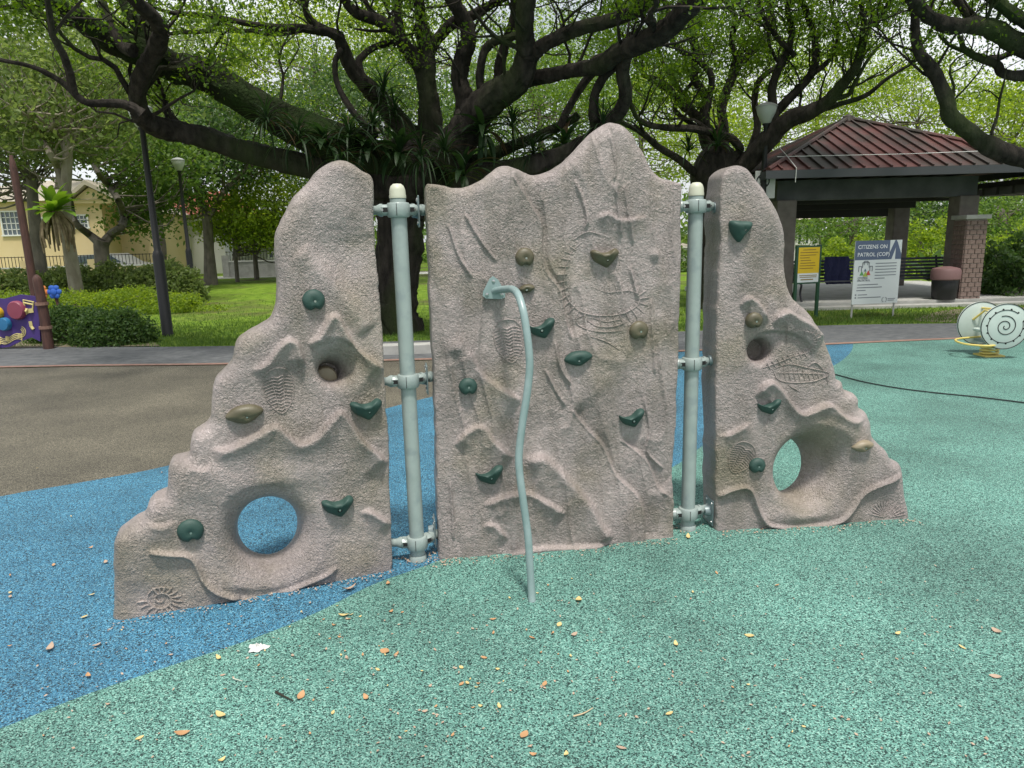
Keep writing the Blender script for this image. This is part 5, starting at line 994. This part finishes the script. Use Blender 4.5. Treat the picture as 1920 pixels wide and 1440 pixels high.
text_mesh('CITIZENS', Hh*.042, M['ink'], q(.09, .40), spl.u, Z, 'lettering', sg, .001); text_mesh('ON PATROL', Hh*.042, M['ink'], q(.08, .362), spl.u, Z, 'lettering', sg, .001)
b = MB()
for k in range(6): b.box(q(.685 - (.12 if k == 5 else 0), .64 - k*.047), (W_*(.46 if k < 5 else .22), .001, Hh*.014), R_)
for k, (u0, wd_) in enumerate(((.32, .44), (.36, .54), (.19, .2))): b.box(q(u0 + (.0 if k < 2 else -.01), .31 - k*.045), (W_*wd_, .001, Hh*.014), R_)
for k, wd_ in enumerate((.2, .5)): b.box(q(.12 + wd_/2, .15 - k*.045), (W_*wd_, .001, Hh*.014), R_); b.box(q(.07, .15 - k*.045), (W_*.03, .001, Hh*.025), R_)
b.box(q(.86, .07), (W_*.16, .001, Hh*.012), R_); b.box(q(.85, .045), (W_*.14, .001, Hh*.012), R_)
for a in (.68, .73): b.tube([q(a - .028*cos(w_), .06 + .035*sin(w_)) if a < .7 else q(a + .022*cos(w_), .06 + .035*sin(w_)) for w_ in np.linspace(-1.9, 1.9, 9)], .005, 4)
b.build('small_print', M['ink_grey'], sg)
# yellow notice
npl = Plane(G(1488, 597), G(1537, 594)); ns = empty('notice_board', npl.w(npl.L/2, 0), 'yellow and white notice in a dark green frame beside the patrol sign', 'sign')
a = npl.sz(1493, 530); b_ = npl.sz(1536, 463); R_ = np.column_stack([npl.u, -npl.n, Z]); w_, h_ = b_[0]-a[0], b_[1]-a[1]; qq = lambda u_, v_, o=.03: npl.w(a[0] + w_*u_, a[1] + h_*v_, o)
MB().box(qq(.5, .63, .02), (w_, .015, h_*.74), R_).build('yellow_panel', mat('yellow_print', (.62, .42, .01), .5), ns); MB().box(qq(.5, .13, .02), (w_, .015, h_*.26), R_).build('white_panel', M['board'], ns)
for u_ in (-.04, 1.04): MB().box(np.array(qq(u_, .5, 0))*[1, 1, 0] + [0, 0, (a[1]+h_+.04)/2], (.05, .05, a[1] + h_ + .04), R_).build('frame_post', M['green_paint'], ns)
for v_ in (-.02, 1.02): MB().box(qq(.5, v_, 0.0), (w_, .045, .035), R_).build('frame_rail', M['green_paint'], ns)
b = MB()
for k, (u0, wd_) in enumerate(((.5, .6), (.5, .85), (.45, .75), (.3, .45), (.35, .5), (.45, .7), (.45, .75), (.4, .65))): b.box(qq(u0, .93 - k*.075), (w_*wd_, .001, h_*.02), R_)
b.box(qq(.5, .2), (w_*.85, .001, h_*.02), R_); b.box(qq(.5, .15), (w_*.8, .001, h_*.02), R_); b.box(qq(.45, .08), (w_*.6, .001, h_*.03), R_); b.build('small_print', mat('brown_ink', (.25, .15, .02), .6), ns)
# ------------------------------------------------------------------ snail shaped spring rider
sn = empty('spring_rider', G(1862, 668), 'snail spring rider with two pale spiral discs and yellow handles', 'spring rider'); M['disc'] = mat('disc_mint', (.44, .52, .48), .5, c2=(.5, .57, .53), scale=6); M['yellow_paint'] = mat('yellow_metal', (.62, .5, .14), .45)
def disc(px_, py_, Y, r, yaw, front):
    c = at(px_, py_, Y); n_ = np.array([sin(yaw), -cos(yaw), 0]); u_ = np.array([cos(yaw), sin(yaw), 0]); b = MB(); b.lathe(c, [(r*.97, -.012), (r, -.008), (r, .008), (r*.97, .012)], 40, 0, n_); o = b.build('disc', M['disc'], sn, True)
    q = lambda a, rr: c + n_*.0125 + u_*cos(a)*rr + Z*sin(a)*rr
    e = MB(); e.tube([q(a, r*.985) for a in np.linspace(0, 2*pi, 41)], .005, 6, cap=False)
    if front:
        e.tube([q(a + 2.6, r*(.04 + .115*a/pi)) for a in np.linspace(0, 2*pi*1.9, 60)], .006, 5); e.tube([q(a, r*.72) for a in np.linspace(.9, 2*pi + .3, 50)], .005, 5)
        for a in np.linspace(.9, 2*pi + .3, 14): e.lathe(q(a, r*.755) - n_*.002, [(.012, 0), (.012, .003)], 8, 0, n_)
    e.build('groove_lines', M['dark'], o); return c
d1 = disc(1884, 612, 8.75, .285, -.12, True); d0 = disc(1838, 606, 9.25, .285, -.12, False); mid = (d0 + d1)/2
b = MB(); b.tube([d0 + [0, 0, .2], d1 + [-.02, 0, .2]], .014, 8); b.tube([d0 + [-.1, 0, .05], d0 + [-.02, -.1, .18], d1 + [-.12, .1, .17]], .014, 8); b.build('handle', M['yellow_paint'], sn, True)
MB().box(mid + [-.02, 0, .03], (.16, .05, .26), bev=.01).build('back_plate', M['yellow_paint'], sn); MB().box(mid + [0, 0, -.07], (.3, .3, .04), bev=.01).build('seat', M['disc'], sn)
b = MB(); fr = mid + np.array([-.1, 0, -.2]); b.tube(catmull(np.array([fr + [.1, .2, .02], fr + [-.25, .15, 0], fr + [-.3, -.1, -.02], fr + [-.1, -.25, -.03], fr + [.12, -.2, -.02]]), 5), .013, 8); b.build('foot_rest', M['yellow_paint'], sn, True)
g0 = WL[sn.name]; zt_ = d1[2] - .27; b = MB(); b.tube([np.array([mid[0] + .0 + .1*cos(a), mid[1] + .1*sin(a), .03 + (zt_ - .03)*a/(2*pi*3.2)]) for a in np.linspace(0, 2*pi*3.2, 60)], .013, 8); b.build('spring', M['yellow_paint'], sn, True)
MB().box([mid[0], mid[1], zt_ + .05], (.2, .35, .03)).build('spring_plate', M['plate'], sn); MB().box([mid[0], mid[1], .02], (.25, .25, .02)).build('base_plate', M['yellow_paint'], sn)
# ------------------------------------------------------------------ music play panel at left
mpl = Plane(G(-40, 656), G(78, 655)); mp = empty('music_panel', mpl.w(0, 0), 'purple musical play panel with coloured drums and cream note shapes', 'play panel'); M['purple'] = mat('purple_panel', (.05, .025, .16), .5); M['cream'] = mat('cream_shape', (.55, .48, .2), .5)
out_ = [mpl.sz(x, y) for x, y in [(-60, 560), (-30, 557), (10, 560), (40, 552), (74, 556), (76, 600), (78, 640), (62, 632), (40, 640), (20, 650), (0, 652), (-60, 650)]]
MB().prism([mpl.w(s_, z_, 0) for s_, z_ in out_], mpl.n*.03).build('panel_board', M['purple'], mp)
for x, y, r, cc_ in ((37, 581, 17, (.22, .045, .08)), (14, 607, 12, (.02, .14, .3)), (0, 586, 11, (.55, .35, .02))):
    s_ = mpl.sz(x, y); rr = r/F*depth(mpl.w(*s_)); MB().lathe(mpl.w(s_[0], s_[1], .028), [(rr*1.03, 0), (rr*1.03, .06), (rr*.9, .085), (0, .09)], 28, 0, mpl.n).build('drum', mat('drum_colour', cc_, .45), mp, True)
def strokes(lines, r, name):
    b = MB()
    for ln in lines: b.tube([mpl.w(*mpl.sz(x, y), .034) for x, y in ln], r, 5)
    return b.build(name, M['cream'], mp)
strokes([[(52, 590), (47, 562), (66, 566), (64, 582)], [(47, 567), (66, 571)]], .016, 'note_shape'); strokes([[(60, 578), (62, 586)], [(50, 582), (56, 583)]], .05, 'note_shape'); strokes([[(60, 602), (62, 612)], [(62, 612), (66, 617)]], .03, 'note_shape'); strokes([[(17, 630), (17, 638)], [(40, 625), (40, 633)], [(0, 635), (3, 645)]], .03, 'note_shape')
strokes([[(x, 630 + k*3.2 + 5*sin(x*.13)) for x in range(-10, 46, 5)] for k in range(4)] + [[(40 + r_*cos(a), 622 + r_*sin(a)) for a in np.linspace(-1.2, 1.6, 9)] for r_ in (5, 8, 11)], .008, 'stave_lines')
M['brown_post'] = mat('stained_post', (.05, .022, .018), .7, c2=(.09, .04, .03), scale=8, stretch=(4, 4, .6), bump=.5, bscale=30)
def rough_post(label, xb, yb, yt, r, name='timber_post'):
    b0 = G(xb, yb); zt_ = None
    for zz in np.arange(.2, 6, .02):
        q_ = RM.T @ (np.array([b0[0], b0[1], zz]) - C0)
        if 720 - F*q_[1]/-q_[2] <= yt: zt_ = zz; break
    b = MB(); C = catmull(np.array([b0, b0 + [.01, 0, zt_*.5], b0 + [-.01, 0, zt_*.9], b0 + [-.02, 0, zt_]]), 6); b.tube(C, np.interp(np.linspace(0, 1, len(C)), [0, .7, 1], [r, r*.85, r*.35]), 9); t = b.build(name, M['brown_post'], None, True, loc=b0); return tag(t, label, 'post')
t = rough_post('short reddish brown post at the right end of the music panel', 92, 655, 517, .085); rough_post('tall thin tapering brown pole behind the music panel', 78, 637, 292, .075)
b = MB(); q0 = G(92, 655)
for z_ in (.35, .75): MB().lathe(q0 + [0, 0, z_], [(.1, 0), (.1, .05)], 12).build('post_collar', M['redline'], mp)
tb = G(88, 640); tt = empty('toy_flower', tb + [0.15, .4, 0], 'blue and orange flower shaped spinner beside the brown post', 'toy'); o = WL[tt.name]; fz = at(104, 547, o[1])
MB().tube([[o[0], o[1], 0], [fz[0] - .02, o[1], fz[2]]], .03, 8).build('stem', M['brown_post'], tt)
for dx, mm in ((.0, mat('blue_toy', (.03, .12, .5), .4)), (-.24, mat('orange_toy', (.6, .2, .05), .4))):
    b = MB()
    for k in range(6): a = k*pi/3; b.lathe([fz[0] + dx + .085*cos(a), o[1] - .02, fz[2] + .085*sin(a)], [(.05, 0), (.05, .03), (.03, .04)], 12, 0, (0, -1, 0))
    b.lathe([fz[0] + dx, o[1] - .02, fz[2]], [(.06, 0), (.06, .05), (.03, .06)], 12, 0, (0, -1, 0)); b.build('petals', mm, tt, True)
pk = at(102, 587, G(92, 655)[1] + .8); pk = MB().box(pk, (.3, .9, .04), bev=.01).build('play_shelf', mat('weathered_plank', (.3, .26, .2), .8), None, loc=pk) if False else None
# ------------------------------------------------------------------ ground litter
hose = catmull(np.array([G(x, y, .022) for x, y in [(1560, 700), (1585, 707), (1620, 716), (1680, 727), (1750, 736), (1830, 744), (1920, 755), (2010, 768)]]), 6)
tag(MB().tube(hose, .0065, 8).build('cable', M['lamp_black'], None, True, loc=hose[0]), 'thin black cable trailing across the teal rubber at right', 'cable')
M['lf0'] = mat('leaf_orange', (.36, .19, .09), .7, c2=(.45, .27, .13), scale=60); M['lf1'] = mat('leaf_yellow', (.48, .36, .13), .7, c2=(.55, .45, .22), scale=60); M['lf2'] = mat('leaf_tan', (.42, .33, .25), .8, c2=(.3, .2, .14), scale=60)
def leaf_mesh(m, curl):
    V = []; n = 6
    for i in range(n+1):
        t = i/n; w_ = .5*sin(pi*(t*.94 + .03))**.8*.5; x = t - .5; z_ = curl*(x*x)*1.2
        V += [(x, -w_, z_ + curl*.3*w_ + .02), (x, 0, z_ + .005), (x, w_, z_ + curl*.4*w_ + .02)]
    return MB().add(V, [(i*3+j, i*3+j+1, i*3+j+4, i*3+j+3) for i in range(n) for j in (0, 1)]).mesh('fallen_leaf', M[m], True)
lms = [[leaf_mesh(m, c_) for c_ in (.15, .5, .9)] for m in ('lf0', 'lf1', 'lf2')]
names_ = ['orange', 'yellow', 'tan']
def put_leaf(x, y, size, kind, lab=None, var=None, ang=None):
    p_ = G(x, y); o = bpy.data.objects.new('fallen_leaf', lms[kind][rng.integers(3) if var is None else var]); col.objects.link(o); o.location = (p_[0], p_[1], ZG + .004)
    o.scale = (size, size*rng.uniform(.7, 1.3), size); o.rotation_euler = (rng.uniform(-.25, .25), rng.uniform(-.2, .2), rng.uniform(0, 2*pi) if ang is None else ang)
    tag(o, lab or f'small dry {names_[kind]} leaf lying loose on the rubber ground', 'leaf', 'fallen leaves scattered on the ground')
big = [(655, 1111, .075, 2, 'curled brown leaf on the blue rubber below the left panel', 2), (1085, 1131, .055, 1, 'pair sized yellow leaf just right of the grab bar foot', 1), (722, 1227, .05, 0, 'bright orange leaf between the panel and the twig', 0), (565, 1312, .045, 0, 'orange leaf touching the dark twig', 1), (342, 1383, .05, 0, 'orange leaf at the bottom left on teal rubber', 1), (983, 1385, .045, 0, 'reddish orange leaf at the bottom centre', 0), (415, 1349, .06, 1, 'pale yellow leaf near the bottom left', 1), (1405, 1198, .04, 1, 'yellow leaf right of centre below the right post', 0), (1255, 1345, .03, 1, 'small yellow leaf beside the pale stick', 0), (1165, 1410, .035, 2, 'tan leaf at the bottom right of centre', 0), (95, 1222, .05, 2, 'curled tan leaf on the blue rubber at left', 2), (182, 1216, .035, 2, 'tan leaf left of the crumpled white scrap', 1), (728, 1100, .045, 0, 'orange leaf on the colour border near the left post', 1), (645, 1160, .05, 1, 'yellow leaf on teal below the curled brown one', 1), (1290, 1012, .06, 1, 'yellow leaf at the foot of the right post', 1), (1868, 1190, .045, 2, 'tan leaf at the far right', 1), (1865, 1275, .04, 2, 'small reddish leaf at the far right bottom', 0)]
for x, y, s_, k, lab, v in big: put_leaf(x, y, s_, k, lab, v)
for k in range(150):
    x = float(np.clip(rng.normal(850, 420), 20, 1900)); y = 1075 + rng.random()**1.1*360
    if k < 45: x = rng.uniform(480, 1080); y = rng.uniform(1080, 1300)
    if k > 125: x, y = rng.uniform(0, 420), rng.uniform(880, 1250)
    if G(x, y)[1] > 2.75 and -1.9 < G(x, y)[0] < 2.3 and G(x, y)[1] > 2.9 + .17*(G(x, y)[0] + 1.8): continue
    put_leaf(x, y, .012 + .022*rng.random()**2, int(rng.choice([0, 1, 1, 2, 0])))
def stick(pts, r, lab, m): C = catmull(np.array([G(x, y, ZG + .008) for x, y in pts]), 4); tag(MB().tube(C, np.linspace(r, r*.5, len(C)), 6).build('twig', m, None, True, loc=C[0]), lab, 'twig')
stick([(517, 1297), (532, 1305), (550, 1314)], .0045, 'dark brown twig on the teal rubber at lower left', M['bark']); stick([(1075, 1343), (1095, 1337), (1112, 1327)], .003, 'pale thin stick on the teal rubber at bottom centre', mat('pale_stick', (.45, .35, .22), .8))
stick([(437, 1272), (455, 1277)], .002, 'tiny pale stalk left of the dark twig', mat('pale_stalk', (.5, .5, .42), .8))
c = G(483, 1216, ZG); V = []; nr, na = 6, 22
for i in range(nr+1):
    for j in range(na):
        a = 2*pi*j/na; q = i/nr; rr = .034*q*(1 + .22*sin(3*a + .8) + .10*sin(5*a) + .06*sin(8*a)); V.append(c + np.array([rr*cos(a)*1.15, rr*sin(a)*.85, .003 + .020*(1-q**2)*(.55 + .45*sin(4*a + i*1.4)*cos(i*1.9)) + .003*sin(6*a + i)]))
tag(MB().add(V, [(i*na+j, i*na+(j+1) % na, (i+1)*na+(j+1) % na, (i+1)*na+j) for i in range(nr) for j in range(na)]).build('crumpled_tissue', mat('tissue_paper', (.55, .56, .54), .9), None, True, loc=c), 'crumpled white tissue scrap on the teal rubber at lower left', 'tissue')
# leaf litter packed round the post feet
lt = []
for (x, y) in ((784, 1055), (1289, 998), (820, 1055)):
    g_ = G(x, y); lt.append(g_ + np.column_stack([rng.normal(0, .07, 60), rng.normal(.02, .05, 60), np.full(60, ZG + .008)]))
for P_ in (PLt, PCt, PRt):
    n_ = 170; a_ = rng.uniform(0, P_.pl.L, n_); lt.append(P_.pl.wv(np.column_stack([a_, np.full(n_, ZG + .007), .02 + np.abs(rng.normal(0, .035, n_)) + np.array([max(0, P_.height(q, .02)) for q in a_])])))
n_ = 500; xy = rng.uniform([60, 1010], [1850, 1430], (n_, 2)); gg = np.array([G(*q) for q in xy]); gg = gg[gg[:, 1] < 2.85 + .12*(gg[:, 0] + 1.8)]; gg[:, 2] = ZG + .006; lt.append(gg)
V, Q = leaf_quads(np.vstack(lt), .013, up=2.5); tag(link('leaf_litter', fast_mesh('leaf_litter', V, Q, [M['lf2']])), 'tiny dry leaf scraps packed around the post feet', 'leaf litter', kind='stuff')
